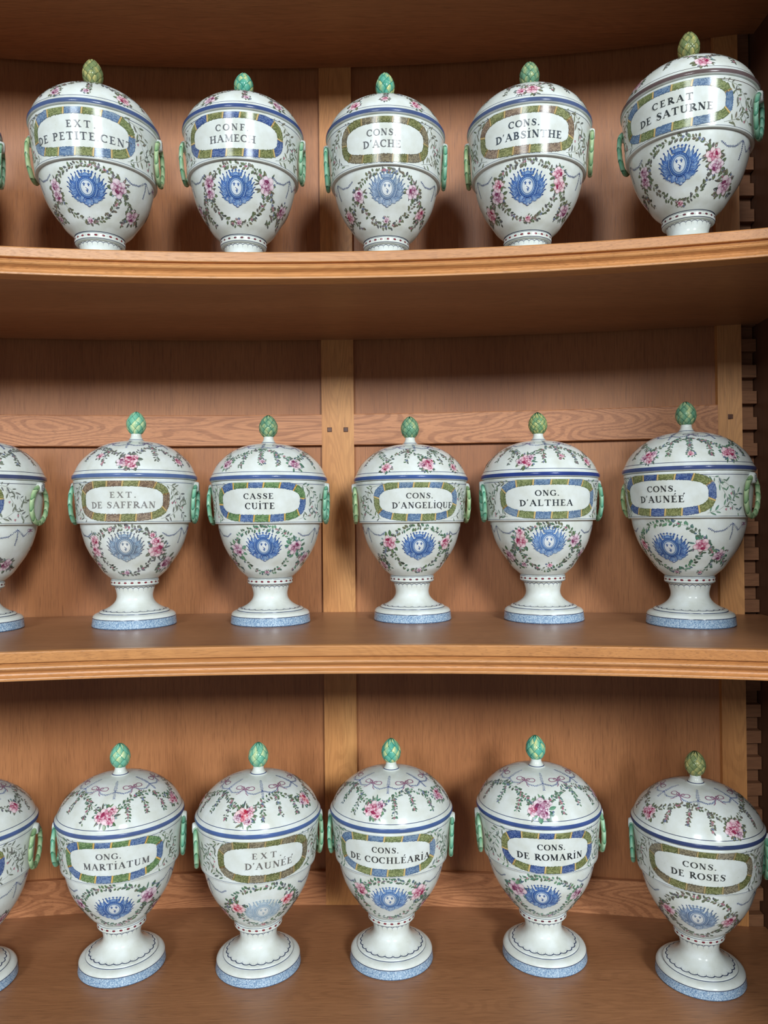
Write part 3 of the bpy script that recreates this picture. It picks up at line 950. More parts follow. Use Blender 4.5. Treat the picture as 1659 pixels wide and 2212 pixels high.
JARS = {
 'T1': dict(p=(-0.4556,1.2296), s=1.0092, k=-0.0379, c=5.2, h=51.4, t=[-10.4, 15.0, -43.4, 47.7], cr=(2.6, 130.5),
  ro=[(-35.1, 138.3, 11.2), (-37.5, 125.0, 10.4), (36.8, 137.5, 14.9), (64.9, 106.9, 12.7), (0.1, 90.2, 6.7), (-60.4, 100.1, 8.2)],
  li=[(-21.7, 262.6, 11.2), (41.4, 260.0, 13.4), (7.9, 261.0, 6.7)]),
 'T2': dict(p=(-0.2284,1.2486), s=0.9766, k=0.0080, c=0.5, h=50.7, t=[-16.7, 14.6, -23.3, 21.3], cr=(1.6, 132.6),
  ro=[(-31.7, 144.8, 11.7), (-33.3, 129.9, 10.2), (36.4, 141.4, 14.9), (72.4, 117.2, 12.5), (-70.0, 119.0, 8.6), (2.3, 91.8, 6.3)],
  li=[(-24.4, 255.2, 14.1), (45.6, 264.4, 14.1), (12.6, 265.9, 7.0)]),
 'T3': dict(p=(0.0077,1.2531), s=0.9781, k=0.0028, c=-0.9, h=46.6, t=[-17.2, 10.8, -21.2, 15.5], cr=(2.0, 136.6),
  ro=[(-33.7, 132.5, 11.8), (-63.1, 112.3, 12.5), (33.7, 137.7, 12.5), (57.5, 112.2, 11.8), (1.4, 96.7, 6.3)],
  li=[(-31.6, 263.8, 13.3), (32.8, 262.1, 12.5), (0.5, 270.3, 8.6)]),
 'T4': dict(p=(0.2383,1.2397), s=1.0000, k=0.0230, c=-13.3, h=48.6, t=[-15.6, 12.5, -28.7, 34.1], cr=(2.2, 129.9),
  ro=[(-32.2, 140.8, 10.6), (-36.6, 125.7, 12.9), (-60.3, 109.2, 12.9), (36.5, 149.4, 11.4), (40.6, 134.5, 12.1), (67.0, 107.2, 13.6), (3.4, 91.4, 6.8)],
  li=[(6.1, 267.8, 14.4), (-5.2, 266.1, 9.9)]),
 'T5': dict(p=(0.4726,1.1652), s=0.9974, k=0.0163, c=-35.2, h=51.7, t=[-17.2, 17.2, -31.0, 33.8], cr=(4.2, 130.1),
  ro=[(-38.2, 137.2, 10.7), (-40.6, 126.1, 10.7), (38.6, 137.7, 12.1), (44.1, 125.5, 12.1), (65.7, 106.2, 14.3), (-71.6, 105.5, 7.1), (0.2, 86.9, 6.4)],
  li=[(25.5, 266.2, 15.0)]),
 'M0': dict(p=(-0.6705,1.2502), s=1.0044, k=0.0131, c=-1.2, h=50.0, t=[], cr=(),
  ro=[],
  li=[]),
 'M1': dict(p=(-0.4261,1.2907), s=1.0090, k=0.0141, c=5.2, h=45.7, t=[-10.7, 13.3, -30.6, 31.3], cr=(1.6, 132.4),
  ro=[(-36.5, 143.7, 11.0), (-39.3, 126.4, 11.7), (40.2, 127.3, 15.6), (35.6, 141.1, 10.2), (64.6, 105.2, 14.9), (-51.5, 104.4, 7.8), (-0.7, 91.0, 6.3), (-13.3, 161.4, 4.7), (30.8, 151.7, 6.3)],
  li=[(6.0, 269.8, 19.6), (-27.4, 278.5, 8.6), (60.9, 271.6, 10.2)]),
 'M2': dict(p=(-0.1967,1.3054), s=0.9918, k=-0.0042, c=-1.7, h=48.6, t=[-14.8, 14.4, -13.7, 15.5], cr=(2.9, 132.0),
  ro=[(-33.4, 128.7, 13.7), (43.1, 131.5, 14.5), (68.6, 112.1, 12.9), (-57.6, 105.6, 8.0), (4.5, 90.0, 5.6)],
  li=[(-38.6, 270.4, 13.7), (38.4, 269.0, 14.5), (3.1, 272.2, 6.4)]),
 'M3': dict(p=(0.0483,1.3279), s=0.9877, k=-0.0044, c=4.7, h=47.3, t=[-11.3, 15.5, -25.9, 39.2], cr=(2.7, 130.7),
  ro=[(-34.5, 137.9, 14.8), (39.9, 136.6, 14.0), (-65.0, 98.1, 11.5), (7.0, 90.1, 6.6)],
  li=[(10.9, 268.7, 17.3), (-32.6, 263.4, 12.3), (45.2, 263.8, 10.7)]),
 'M4': dict(p=(0.2746,1.3105), s=0.9960, k=-0.0198, c=-0.9, h=53.5, t=[-15.4, 7.6, -31.0, 22.1], cr=(-1.8, 135.2),
  ro=[(-35.5, 137.4, 14.5), (-35.1, 152.1, 8.9), (31.9, 138.2, 12.9), (-63.7, 112.9, 12.9), (56.7, 116.1, 8.9), (2.4, 96.6, 6.4), (-42.1, 97.7, 7.2)],
  li=[(-24.4, 270.1, 17.7), (48.0, 268.3, 12.1), (14.3, 276.3, 6.4)]),
 'M5': dict(p=(0.4990,1.2383), s=1.0100, k=-0.0098, c=-44.6, h=47.6, t=[-14.0, 13.4, -23.2, 20.1], cr=(1.3, 123.8),
  ro=[(36.9, 129.3, 13.5), (62.8, 112.9, 12.7), (-36.9, 129.1, 10.5), (0.5, 86.5, 5.2), (41.9, 86.4, 5.2)],
  li=[(-14.0, 266.6, 16.5), (64.4, 269.6, 17.2), (26.2, 268.0, 6.7)]),
 'B0': dict(p=(-0.6650,1.2096), s=1.0125, k=-0.0075, c=8.7, h=50.0, t=[], cr=(),
  ro=[],
  li=[(69.7, 278.5, 13.2)]),
 'B1': dict(p=(-0.4381,1.2537), s=1.0070, k=-0.0048, c=11.1, h=48.6, t=[-13.9, 8.3, -26.4, 33.9], cr=(-0.4, 123.7),
  ro=[(-45.0, 128.7, 12.9), (38.5, 136.5, 16.8)],
  li=[(-5.6, 274.0, 19.8), (74.1, 272.7, 15.2)]),
 'B2': dict(p=(-0.2117,1.2496), s=1.0088, k=0.0079, c=15.4, h=45.8, t=[-11.9, 15.0, -18.4, 26.3], cr=(-0.4, 117.7),
  ro=[(-30.5, 125.7, 13.6), (29.1, 132.4, 12.9)],
  li=[(-20.1, 273.4, 19.7), (52.6, 278.1, 15.2)]),
 'B3': dict(p=(0.0040,1.2666), s=1.0074, k=0.0075, c=-5.3, h=50.6, t=[-13.1, 11.5, -36.7, 43.4], cr=(2.9, 129.2),
  ro=[(-30.6, 142.9, 13.8), (37.7, 137.4, 15.4)],
  li=[(-12.7, 274.1, 19.2), (69.9, 279.1, 15.4)]),
 'B4': dict(p=(0.2610,1.2695), s=1.0130, k=-0.0333, c=-1.5, h=47.0, t=[-11.3, 14.1, -30.9, 32.5], cr=(-9.2, 127.6),
  ro=[(-37.1, 136.4, 16.9), (35.2, 129.0, 14.6)],
  li=[(-6.6, 272.0, 22.2)]),
 'B5': dict(p=(0.4945,1.2069), s=0.9870, k=-0.0106, c=-18.9, h=49.8, t=[-15.3, 12.6, -26.2, 20.8], cr=(-4.3, 125.2),
  ro=[(-38.8, 127.4, 12.0), (32.7, 121.9, 13.5)],
  li=[(-55.4, 272.3, 15.7), (33.1, 269.5, 18.7)]),
}


ST = {
    'T0': dict(cp=BLUE, wp=W_BLUE, fp=F_TEAL, gp=GREENS, rp=PINK, lb=(74, 98, 158), ic=INK),
    'T1': dict(tx=('EXT.', 'DE PETITE.CENT'), cp=BLUE, wp=W_SOFT, fp=F_OLIVE, gp=OLIVE, rp=PURPLE, lb=(92, 112, 158), ic=(92, 96, 104)),
    'T2': dict(tx=('CONF.', 'HAMECH'), cp=BLUE, wp=W_BLUE, fp=F_TEAL, gp=OLIVE, rp=PURPLE, lb=(72, 94, 150), ic=(96, 98, 104)),
    'T3': dict(tx=('CONS.', "D'ACHE"), cp=SLATE, wp=W_OLIVE, fp=F_TEAL, gp=OLIVE, rp=PINK, lb=(88, 106, 154), ic=(104, 106, 110)),
    'T4': dict(tx=('CONS.', "D'ABSiNTHE"), cp=BLUE, wp=W_BROWN, fp=F_GREEN, gp=OLIVE, rp=PINK, lb=(96, 112, 150), ic=(62, 72, 84)),
    'T5': dict(tx=('CERAT', 'DE SATURNE'), cp=BLUE, wp=W_SOFT, fp=F_OLIVE, gp=OLIVE, rp=PINK, lb=(128, 98, 80), ic=(52, 58, 62)),
    'M0': dict(cp=BLUE, wp=W_BLUE, fp=F_TEAL, gp=GREY, rp=PURPLE, lb=(82, 88, 120), ic=INK),
    'M1': dict(tx=('EXT.', 'DE SAFFRAN'), cp=BROWNB, wp=W_BROWN, fp=F_MINT, gp=GREY, rp=PINK, lb=(108, 134, 186), ic=(134, 132, 132)),
    'M2': dict(tx=('CASSE', 'CUiTE'), cp=BLUE, wp=W_TEAL, fp=F_GREEN, gp=SEA, rp=PURPLE, lb=(86, 112, 172), ic=(48, 50, 56)),
    'M3': dict(tx=('CONS.', "D'ANGELiQUE"), cp=BLUE, wp=W_SOFT, fp=F_GREEN, gp=GREENS, rp=PINK, lb=(72, 104, 172), ic=(72, 74, 78)),
    'M4': dict(tx=('ONG.', "D'ALTHEA"), cp=MIDB, wp=W_SOFT, fp=F_FINE, gp=GREENS, rp=PINK, lb=(44, 66, 146), ic=(50, 56, 62)),
    'M5': dict(tx=('CONS.', "D'AUNÉë"), cp=BLUE, wp=W_BLUE, fp=F_GREEN, gp=SEA, rp=PINK, lb=(74, 88, 140), ic=(48, 50, 52)),
    'B0': dict(cp=BLUE, wp=W_BLUE, fp=F_MINT, gp=GREY, rp=PINK, lb=(92, 116, 172), ic=INK),
    'B1': dict(tx=('ONG.', 'MARTiATUM'), cp=BLUE, wp=W_TEAL, fp=F_MINT, gp=GREENS, rp=PURPLE, lb=(96, 116, 168), ic=(92, 92, 96)),
    'B2': dict(tx=('EXT.', "D'AUNÉë"), cp=PALEB, wp=W_OLIVE, fp=F_MINT, gp=GREENS, rp=CRIMSON, lb=(92, 122, 182), ic=(112, 108, 106)),
    'B3': dict(tx=('CONS.', 'DE COCHLÉARiA'), cp=MIDB, wp=W_SOFT, fp=F_TEAL, gp=SEA, rp=PINK, lb=(86, 114, 170), ic=(66, 66, 66)),
    'B4': dict(tx=('CONS.', 'DE ROMARiN'), cp=BLUE, wp=W_BLUE, fp=F_TEAL, gp=SEA, rp=PURPLE, lb=(72, 98, 164), ic=(40, 44, 50)),
    'B5': dict(tx=('CONS.', 'DE ROSES'), cp=SLATE, wp=W_OLIVE, fp=F_OLIVE, gp=OLIVE, rp=PINK, lb=(62, 74, 116), ic=(56, 58, 58)),
}
JARS['B2']['p'] = (-0.2132, 1.2496)
JARS['B3']['p'] = (0.0055, 1.2666)
# the hand-thrown jars of the top row differ a little in height: how far collar, flange, rim, finial foot and tip sit lower (mm)
for key_, dz_ in (('T1', (12, 15, 7.5, 6.5, 0)), ('T2', (9, 2.5, -2, 3, 2)), ('T3', (12, 12, 5, 7, 1.5)), ('T4', (12, 10.5, 5, 6, 1.5)), ('T5', (12, 8, 7.5, 9, 1.5))):
    JARS[key_]['dz'] = dz_
JARS['T0'] = dict(p=(-0.7165, 1.205), s=1.0, k=0.0, c=20.0, h=50.0, t=[], cr=(), ro=[], li=[], dz=(12, 12, 6, 7, 1))

LABELS = {
    'T0': 'white faience jar cut off at the left end of the top row, green handle showing',
    'T1': 'white faience lidded jar lettered EXT. DE PETITE.CENT, leftmost whole jar of the top row',
    'T2': 'white faience lidded jar lettered CONF. HAMECH with blue and green wreath on the top shelf',
    'T3': "white faience lidded jar lettered CONS. D'ACHE, in the middle of the top row",
    'T4': "white faience lidded jar lettered CONS. D'ABSINTHE on the top shelf",
    'T5': 'white faience lidded jar lettered CERAT DE SATURNE with brown rim at the top right',
    'M0': 'white faience footed jar cut off at the left end of the middle row',
    'M1': 'white faience footed jar lettered EXT. DE SAFFRAN with greyish crest and brown wreath',
    'M2': 'white faience footed jar lettered CASSE CUITE on the middle shelf',
    'M3': "white faience footed jar lettered CONS. D'ANGELIQUE on the middle shelf",
    'M4': "white faience footed jar lettered ONG. D'ALTHEA with finely scaled finial",
    'M5': "white faience footed jar lettered CONS. D'AUNEE, last on the right of the middle row",
    'B0': 'white faience footed jar cut off at the left end of the bottom row',
    'B1': 'white faience footed jar lettered ONG. MARTIATUM on the lowest shelf',
    'B2': "white faience footed jar lettered EXT. D'AUNEE with pale washed-out crest on the lowest shelf",
    'B3': 'white faience footed jar lettered CONS. DE COCHLEARIA on the lowest shelf',
    'B4': 'white faience footed jar lettered CONS. DE ROMARIN with bright turquoise finial on the lowest shelf',
    'B5': 'white faience footed jar lettered CONS. DE ROSES, dim at the bottom right corner',
}
GROUPS = {'T': 'faience jars on the top shelf', 'M': 'faience jars on the middle shelf', 'B': 'faience jars on the lowest shelf'}
ZS = {'T': Z_TOP, 'M': Z_MID, 'B': Z_LOW}


def superell(A, B, n, N):
    out = []
    for i in range(N):
        t = 2 * PI * i / N
        c, s = math.cos(t), math.sin(t)
        out.append((A * math.copysign(abs(c) ** (2 / n), c), B * math.copysign(abs(s) ** (2 / n), s)))
    return out


def even(pts, N):
    P = np.array(pts + [pts[0]])
    s = np.concatenate([[0], np.cumsum(np.hypot(*np.diff(P, axis=0).T))])
    q = np.linspace(0, s[-1], N + 1)[:-1]
    return [(float(np.interp(v, s, P[:, 0])), float(np.interp(v, s, P[:, 1]))) for v in q]


def cartouche(cv, br, su, h, wp, rnd):
    r0 = su.at(su.s_at(208))[0]
    A, B = math.radians(h) * r0 - 6.2, 27.6
    fr = (su, 0.0, su.s_at(207.5), 0.0, 1.0)
    N = 168
    P = even(superell(A, B, 3.0, 400), N)
    segs = 14
    per = N // segs
    ca, cb, tie = wp
    off = rnd.randint(0, per)
    P = P[off:] + P[:off]
    for s in range(segs):
        c = ca if s % 2 else cb
        c = mix(c, (150, 140, 90), rnd.uniform(0, .22)) if s % 2 == 0 else mix(c, (200, 205, 215), rnd.uniform(0, .2))
        pts = [P[(s * per + j) % N] for j in range(per + 1)]
        n = len(pts)
        # serrated leaf tips along both edges
        for j in range(1, n - 1):
            dx, dy = pts[j + 1][0] - pts[j - 1][0], pts[j + 1][1] - pts[j - 1][1]
            an = math.atan2(dy, dx)
            for sd in (-1, 1):
                b = an + sd * rnd.uniform(.5, .8)
                nx, ny = -math.sin(an) * sd, math.cos(an) * sd
                br.leaf(fr, pts[j][0] + nx * 4.0, pts[j][1] + ny * 4.0, b, rnd.uniform(2.4, 3.8), 1.6, mix(c, (40, 50, 40), .15), c, edge=.35)
        cv.strip(fr, pts, 10.8, mix(c, (44, 50, 54), .32))
        cv.strip(fr, pts, 9.8, mix(c, (50, 56, 50), .12), two=mix(c, (226, 226, 190), .18))
        # leaf markings: rows of small light and dark chevrons
        for j in range(1, n - 1):
            dx, dy = pts[j + 1][0] - pts[j - 1][0], pts[j + 1][1] - pts[j - 1][1]
            an = math.atan2(dy, dx)
            for q in (-3.2, -1.1, 1.1, 3.2):
                x, y = pts[j][0] - math.sin(an) * q, pts[j][1] + math.cos(an) * q
                b = an + (.5 if q > 0 else -.5) + rnd.uniform(-.2, .2)
                lt = rnd.random() < .5
                br.leaf(fr, x, y, b, rnd.uniform(2.0, 3.4), 1.15, mix(c, (232, 232, 196), .34) if lt else mix(c, (36, 44, 50), .36), mix(c, (240, 240, 210), .22) if lt else mix(c, (30, 40, 46), .2), edge=0)
    for s in range(segs):
        j = s * per
        q = [P[(j - 1) % N], P[j % N], P[(j + 1) % N]]
        dx, dy = q[2][0] - q[0][0], q[2][1] - q[0][1]
        L = math.hypot(dx, dy)
        nx, ny = -dy / L, dx / L
        x, y = q[1]
        sl = .8
        for w, c in ((2.9, mix(tie, (70, 50, 30), .45)), (2.2, tie), (.8, mix(tie, (240, 226, 170), .5))):
            cv.strip(fr, [(x - nx * 5.7 - dx / L * sl, y - ny * 5.7 - dy / L * sl), (x, y), (x + nx * 5.7 + dx / L * sl, y + ny * 5.7 + dy / L * sl)], w, c)


def side_sprays(cv, br, su, h, gp, rnd):
    """leafy stalks filling the band between wreath and handles"""
    pale = [mix(c, (150, 156, 140), .25) for c in gp]
    for sd in (-1, 1):
        e = 88 - 6
        for path in ([(h - 14, 238 - 2.2), (h + 2, 231), (h + 12, 219), (h + 20, 204)], [(h + 1, 226), (h + 8, 208), (h + 14, 192), (h + 24, 180)],
                     [(h - 8, 178), (h + 3, 183), (h + 14, 196), (h + 24, 212)]):
            path = [(sd * min(a, e + 3), z) for a, z in path]
            br.sprig(su, path, pale, step=8.0, L=(5.6, 10.5), stem=(104, 112, 98), W=.23)
        for i in range(3):
            a, z = sd * min(e, h + rnd.uniform(1, 18)), rnd.uniform(179, 214)
            fr = (su, math.radians(a), su.s_at(z), 0, 1)
            for q in (-.5, 0, .5):
                br.leaf(fr, 0, 0, PI / 2 + q + sd * -1.9, 3.6, 1.3, (176, 96, 122), (214, 160, 174), edge=.3)


def finial(s, k, c, dz, fp, rnd, parent):
    """artichoke: a smooth egg modelled and painted with overlapping scales"""
    cv = Canvas(s, k, c, dz)
    light, midc, edge, rows, per = fp
    z0, z1 = 320.0, 359.6
    NT, NA = 76, 136
    t = np.linspace(0, 1, NT)
    rad = 15.6 * np.clip(np.sin(PI * (.07 + .93 * t ** .92)), 0, 1) ** .62
    rad[-1] = .02
    th = np.arange(NA) * 2 * PI / NA
    T, A = np.meshgrid(t, th, indexing='ij')
    Rr = np.repeat(rad[:, None], NA, 1)
    own = np.full(T.shape, -1)
    dist = np.zeros(T.shape)
    U = np.zeros(T.shape)
    V = np.zeros(T.shape)
    leaves = []
    Ls = 1.72 / rows
    half = 1.04 * PI / per
    for row in range(rows + 1):                          # the lowest leaves lie on top of the ones above
        for i in range(per):
            a0 = 2 * PI * (i + .5 * (row % 2)) / per + .15 + rnd.uniform(-.04, .04)
            tb = -.12 + .86 * row / rows
            v = (T - tb) / Ls
            da = (A - a0 + PI) % (2 * PI) - PI
            w = np.where(v < .5, .84 + .16 * np.sin(PI * np.clip(v, 0, 1)), np.clip((1 - v) / .5, 0, 1) ** .6)
            inside = (v >= 0) & (v <= 1) & (np.abs(da) < half * w) & (own < 0)
            own[inside] = len(leaves)
            d = np.minimum((half * w - np.abs(da)) * Rr, (1 - v) * Ls * 34)
            dist[inside] = d[inside]
            U[inside] = (da / (half * np.maximum(w, .05)))[inside]
            V[inside] = v[inside]
            leaves.append((rnd.choice((-1, 1)), mix(light, midc, rnd.choice((0, .1, .35, .8))), mix(midc, edge, rnd.uniform(0, .25)), row))
    rings = []
    for q in range(NT):
        ring = []
        for i in range(NA):
            o = own[q, i]
            lift, cc = -.35, edge
            if o >= 0:
                fl, cl, cm, row = leaves[o]
                u, v, d = U[q, i], V[q, i], dist[q, i]
                lift = .75 * (1 - min(1, abs(u)) ** 2.2) * (1 - v ** 5) + .1
                cc = mix(cl, cm, min(1, max(0, .5 + .75 * u * fl + .5 * (.45 - v))))
                cc = mix(edge, cc, min(1, max(0, (d - .22) / .5)))
            r = max(.02, rad[q] + lift * min(1, rad[q] / 5))
            z = z0 + (z1 - z0) * t[q]
            ring.append(cv.vert((r * math.sin(th[i]), -r * math.cos(th[i]), z), (math.sin(th[i]), -math.cos(th[i]), 0), cc))
        rings.append(ring)
    for P_, Q_ in zip(rings[:-1], rings[1:]):
        for i in range(NA):
            n_ = (i + 1) % NA
            cv.f.append((P_[i], P_[n_], Q_[n_], Q_[i]))
            cv.m.append(0)
    cv.f.append(tuple(reversed(rings[0])))
    cv.m.append(0)
    me_norm(cv)
    return cv.build('finial', parent, [M_LEAFGLAZE])


def me_norm(cv):
    """vertex normals from the faces themselves (for modelled relief)"""
    V = np.array(cv.v)
    N = np.zeros_like(V)
    for f in cv.f:
        p = V[list(f)]
        n = np.cross(p[2] - p[0], p[-1] - p[1]) if len(f) == 4 else np.cross(p[1] - p[0], p[2] - p[0])
        for i in f:
            N[i] += n
    L = np.linalg.norm(N, axis=1)[:, None]
    old = np.array(cv.n)
    cv.n = [tuple(map(float, a)) for a in np.where(L > 1e-9, N / (L + 1e-12), old)]


def handle(s, k, c, dz, side, rnd, parent, pal):
    """laurel ring hanging from a small white scroll, side = +1 / -1"""
    th = side * PI / 2
    pale, dark, back_tint = pal
    sa, ca = math.sin(th), math.cos(th)

    def world(out, tang, z):
        return (out * sa + tang * ca, -out * ca + tang * sa, z)
    cv = Canvas(s, k, c, dz)
    R, n, m = 27.2, 154, 22
    rings = []
    for i in range(n):
        a = 2 * PI * i / n
        zc = 202.5 + R * math.cos(a) * 1.08
        tc = R * math.sin(a) * .94
        oc = 93.2 + (zc - 173) * .035 + 5.0
        dirv = (math.cos(a), math.sin(a))           # outwards in the ring's plane (z, tangential)
        line = []
        for jj in range(m):
            b = 2 * PI * jj / m
            q = (i / 14.0 + .32 * abs(math.cos(b)) + (.5 if math.cos(b) < 0 else 0)) % 1.0   # overlapping laurel leaves
            rr = 4.5 * (.94 + .12 * q)
            pz = zc + rr * math.cos(b) * dirv[0]
            pt_ = tc + rr * math.cos(b) * dirv[1]
            po = oc + rr * .8 * math.sin(b)
            cc = mix(dark, pale, min(1, .15 + 1.0 * q))
            if q < .1 or abs(math.cos(b)) < .07:
                cc = mix(dark, (24, 60, 44), .55)
            cc = mix(cc, back_tint, max(0, -math.sin(b)) * .5)  # olive tint on the half of the ring facing the bowl
            line.append(cv.vert(world(po, pt_, pz), (0, 0, 1), cc))
        rings.append(line)
    for i in range(n):
        A, B = rings[i], rings[(i + 1) % n]
        for j in range(m):
            q = (A[j], A[(j + 1) % m], B[(j + 1) % m], B[j])
            cv.f.append(q if side > 0 else q)
            cv.m.append(0)
    me_norm(cv)
    o = cv.build('handle', parent, [M_LEAFGLAZE])
    # scroll: a rolled white tab the ring hangs from
    cv = Canvas(s, k, c, dz)
    rings = []
    prof = [(94.0, 10.5), (100.0, 9.6), (103.0, 8.8), (104.4, 7.8), (105.0, 6.0), (105.2, 0.05)]
    for out, rad in prof:
        rings.append([cv.vert(world(out, rad * .92 * math.cos(2 * PI * j / 20), 231.5 + rad * .95 * math.sin(2 * PI * j / 20)), (0, 0, 1), WHITE) for j in range(20)])
    for A, B in zip(rings[:-1], rings[1:]):
        for j in range(20):
            cv.f.append((A[j], A[(j + 1) % 20], B[(j + 1) % 20], B[j]))
            cv.m.append(0)
    A, B = [], []
    for i in range(34):
        t = i / 33
        a = 1.2 + t * 4.2 * PI
        rad = .8 + 6.2 * t
        w = .55
        for lst, rr in ((A, rad - w), (B, rad + w)):
            lst.append(cv.vert(world(105.35, rr * math.cos(a) * .9, 231.5 + rr * math.sin(a) * .95), world(1, 0, 0), (50, 58, 84)))
    for i in range(33):
        cv.f.append((A[i], A[i + 1], B[i + 1], B[i]))
        cv.m.append(0)
    me_norm(cv)
    b = cv.build('scroll', o, [M_GLAZE])
    b['label'] = 'white scroll'
    return o


def make_jar(key):
    d, st_ = JARS[key], ST[key]
    rnd = random.Random('jar' + key)
    row = key[0]
    s, k, c = d['s'], d['k'], math.radians(d['c'])
    dz = d.get('dz')
    root = empty('apothecary_jar', (d['p'][0], d['p'][1], ZS[row]), c)
    tag(root, LABELS[key], 'jar', GROUPS[row])
    gp, rp = st_['gp'], st_['rp']
    lb = mix(st_['lb'], (50, 62, 100), .34)

    # ---- foot
    cv = Canvas(s, k, c, dz)
    br = Brush(cv, rnd)
    S_ = {n: Surf(p[::-1]) for n, p in (('collar', COLLAR), ('stem', STEM), ('step', STEP), ('edge', EDGE), ('sole', SOLE))}
    for n, q in S_.items():
        cv.lathe(q, WHITE, mat=1 if n == 'edge' else 0)
    navy = mix((42, 52, 84), st_['lb'], .12)
    su = S_['collar']
    cv.band(su, 76.2, 76.9, navy)
    cv.band(su, 67.9, 68.7, navy)
    red = rnd.choice([(128, 44, 56), (108, 60, 72), (140, 58, 66)])
    for i in range(22):
        a = 2 * PI * i / 22 + .1
        fr = (su, a, su.s_at(72.9), 0, 1)
        br.blob(fr, 0, 0, 2.5, 1.35, rnd.uniform(-.1, .1), mix(red, (160, 80, 90), rnd.random() * .4), mix(red, (60, 40, 60), .3 * rnd.random()), (64, 48, 60), 9, .25)
        for q in (-1, 1):
            br.blob(fr, 5.5 + q * .9, 0, .45, .45, 0, (70, 60, 76), (70, 60, 76), None, 6)
    su = S_['stem']
    cv.band(su, 22.5, 23.6, navy)
    nsc = 24
    for i in range(nsc):                                   # scalloped line with feathered strokes
        a = 2 * PI * i / nsc
        w = 2 * PI / nsc
        rr = su.at(su.s_at(25.4))[0]
        fr = (su, a, su.s_at(26.4), 0, 1)
        cv.strip(fr, [(rr * w * (t - .5), 4 * (t - .5) ** 2 * 2.7 - .6) for t in (0, .15, .3, .5, .7, .85, 1)], 1.5, navy)
        # feather strokes rising from the scallop's cusps
        ss = su.s_at(26.4)
        cv.strip((su, a + w / 2, ss, 0, 1), [(0, 2.0), (0, 5.6)], [.6, .1], mix(navy, WHITE, .35))
        for q in (-.3, 0.0, .3):
            cv.strip((su, a + w * q, ss, 0, 1), [(0, .6), (0, rnd.uniform(3, 5.5))], [.35, .05], mix(navy, WHITE, .62))
        fr2 = (su, a, su.s_at(63.6), 0, 1)
        r2 = su.at(su.s_at(63.6))[0]
        cv.strip((su, a + w / 2, su.s_at(62.6), 0, 1), [(0, 0), (0, -5.0)], [.5, .05], mix(navy, WHITE, .35))
        cv.strip(fr2, [(r2 * w * (t - .5), (4 * (t - .5) ** 2) * -2.2 + 1.6) for t in (0, .2, .35, .5, .65, .8, 1)], .9, mix(navy, WHITE, .12))
    cv.band(S_['step'], 14.3, 15.4, navy)
    cv.band(S_['edge'], 0.7, 1.6, navy)
    cv.build('foot', root, [M_GLAZE, M_SPONGE])

    # ---- bowl with its painted band
    cv = Canvas(s, k, c, dz)
    br = Brush(cv, rnd)
    bowl, flange, bandS, rim = Surf(BOWL), Surf(FLANGE, 1.0), Surf(BAND, 6), Surf(RIM)
    for q in (bowl, flange, bandS):
        cv.lathe(q, WHITE)
    rim_n = rim
    cv.lathe(rim_n, WHITE)
    cv.band(bandS, 235.6, 236.5, mix(st_['lb'], (70, 70, 76), .5))
    cv.band(bandS, 173.2, 173.9, mix(navy, WHITE, .3))
    cv.band(bowl, 78.2, 79.0, navy)
    side_sprays(cv, br, bandS, d['h'], gp, rnd)
    cartouche(cv, br, bandS, d['h'], st_['wp'], rnd)
    if d['t']:
        a, b, e, f = d['t']
        z1, z2, h1, h2 = st_.get('tz', (211.5, 195.2, 9.0, 10.0))
        write(cv, bandS, st_['tx'][0], a, b, z1, h1, st_['ic'])
        write(cv, bandS, st_['tx'][1], e, f, z2, h2, st_['ic'])
    # garland ring round the crest
    ca_, cz = d['cr'] if d['cr'] else (0, 126)
    cv.k = 0
    path = []
    for i in range(41):
        t = PI / 2 + 2 * PI * i / 40
        path.append((ca_ + 37 * math.cos(t), 128.5 + (36 if math.sin(t) > 0 else 40) * math.sin(t)))
    br.sprig(bowl, path, gp, step=4.3, L=(4.2, 6.6), flower=.22)
    for sd in (-1, 1):                                      # heavier lower festoons and swags to the handles
        br.sprig(bowl, [(ca_ + sd * 38, 142), (ca_ + sd * 47, 122), (ca_ + sd * 58, 108), (ca_ + sd * 50, 92)], gp, step=3.8, L=(4, 6.4), flower=.3)
        br.sprig(bowl, [(ca_ + sd * 60, 116), (ca_ + sd * 74, 104), (ca_ + sd * 84, 98)], gp, step=3.8, L=(4, 6.4), flower=.35)
        br.swag(bowl, [(ca_ + sd * 40, 156), (ca_ + sd * 48, 150), (ca_ + sd * 58, 152), (ca_ + sd * 68, 163), (ca_ + sd * 78, 152), (ca_ + sd * 88, 164)], (86, 98, 140))
        br.swag(bowl, [(ca_ + sd * 68, 163), (ca_ + sd * 69, 150), (ca_ + sd * 68, 138)], (86, 98, 140))
        fr = (bowl, math.radians(ca_ + sd * 88), bowl.s_at(161), 0, 1)
        br.bow(fr, 1.3, (150, 96, 130))
    cv.k = 100
    br.crest((bowl, math.radians(ca_), bowl.s_at(cz + 1.0), 0, 1.1), st_['cp'])
    ro = list(d['ro']) or [(-37, 134, 13), (38, 134, 13), (66, 106, 12)]
    if row == 'B' and d['ro']:
        ro += [(-66, 106, 12), (62, 106, 12), (3, 88, 6)]
    ro += [(118, 128, 13), (180, 128, 13), (242, 128, 13)]
    for a, z, R in ro:
        fr = (bowl, math.radians(a), bowl.s_at(z), rnd.uniform(-.4, .4), 1)
        pal = rnd.choice([rp, rp, PURPLE])
        if R < 8.5:
            br.bouquet(fr, R * .8, pal, gp, .7)
        else:
            br.bouquet(fr, R * .95, pal, gp, 1.1)
    cv.build('bowl', root)

    # ---- lid
    cv = Canvas(s, k, c, dz)
    br = Brush(cv, rnd)
    low, dome, knob = Surf(LID_LOW, 1.5), Surf(DOME), Surf(KNOB, 1.5)
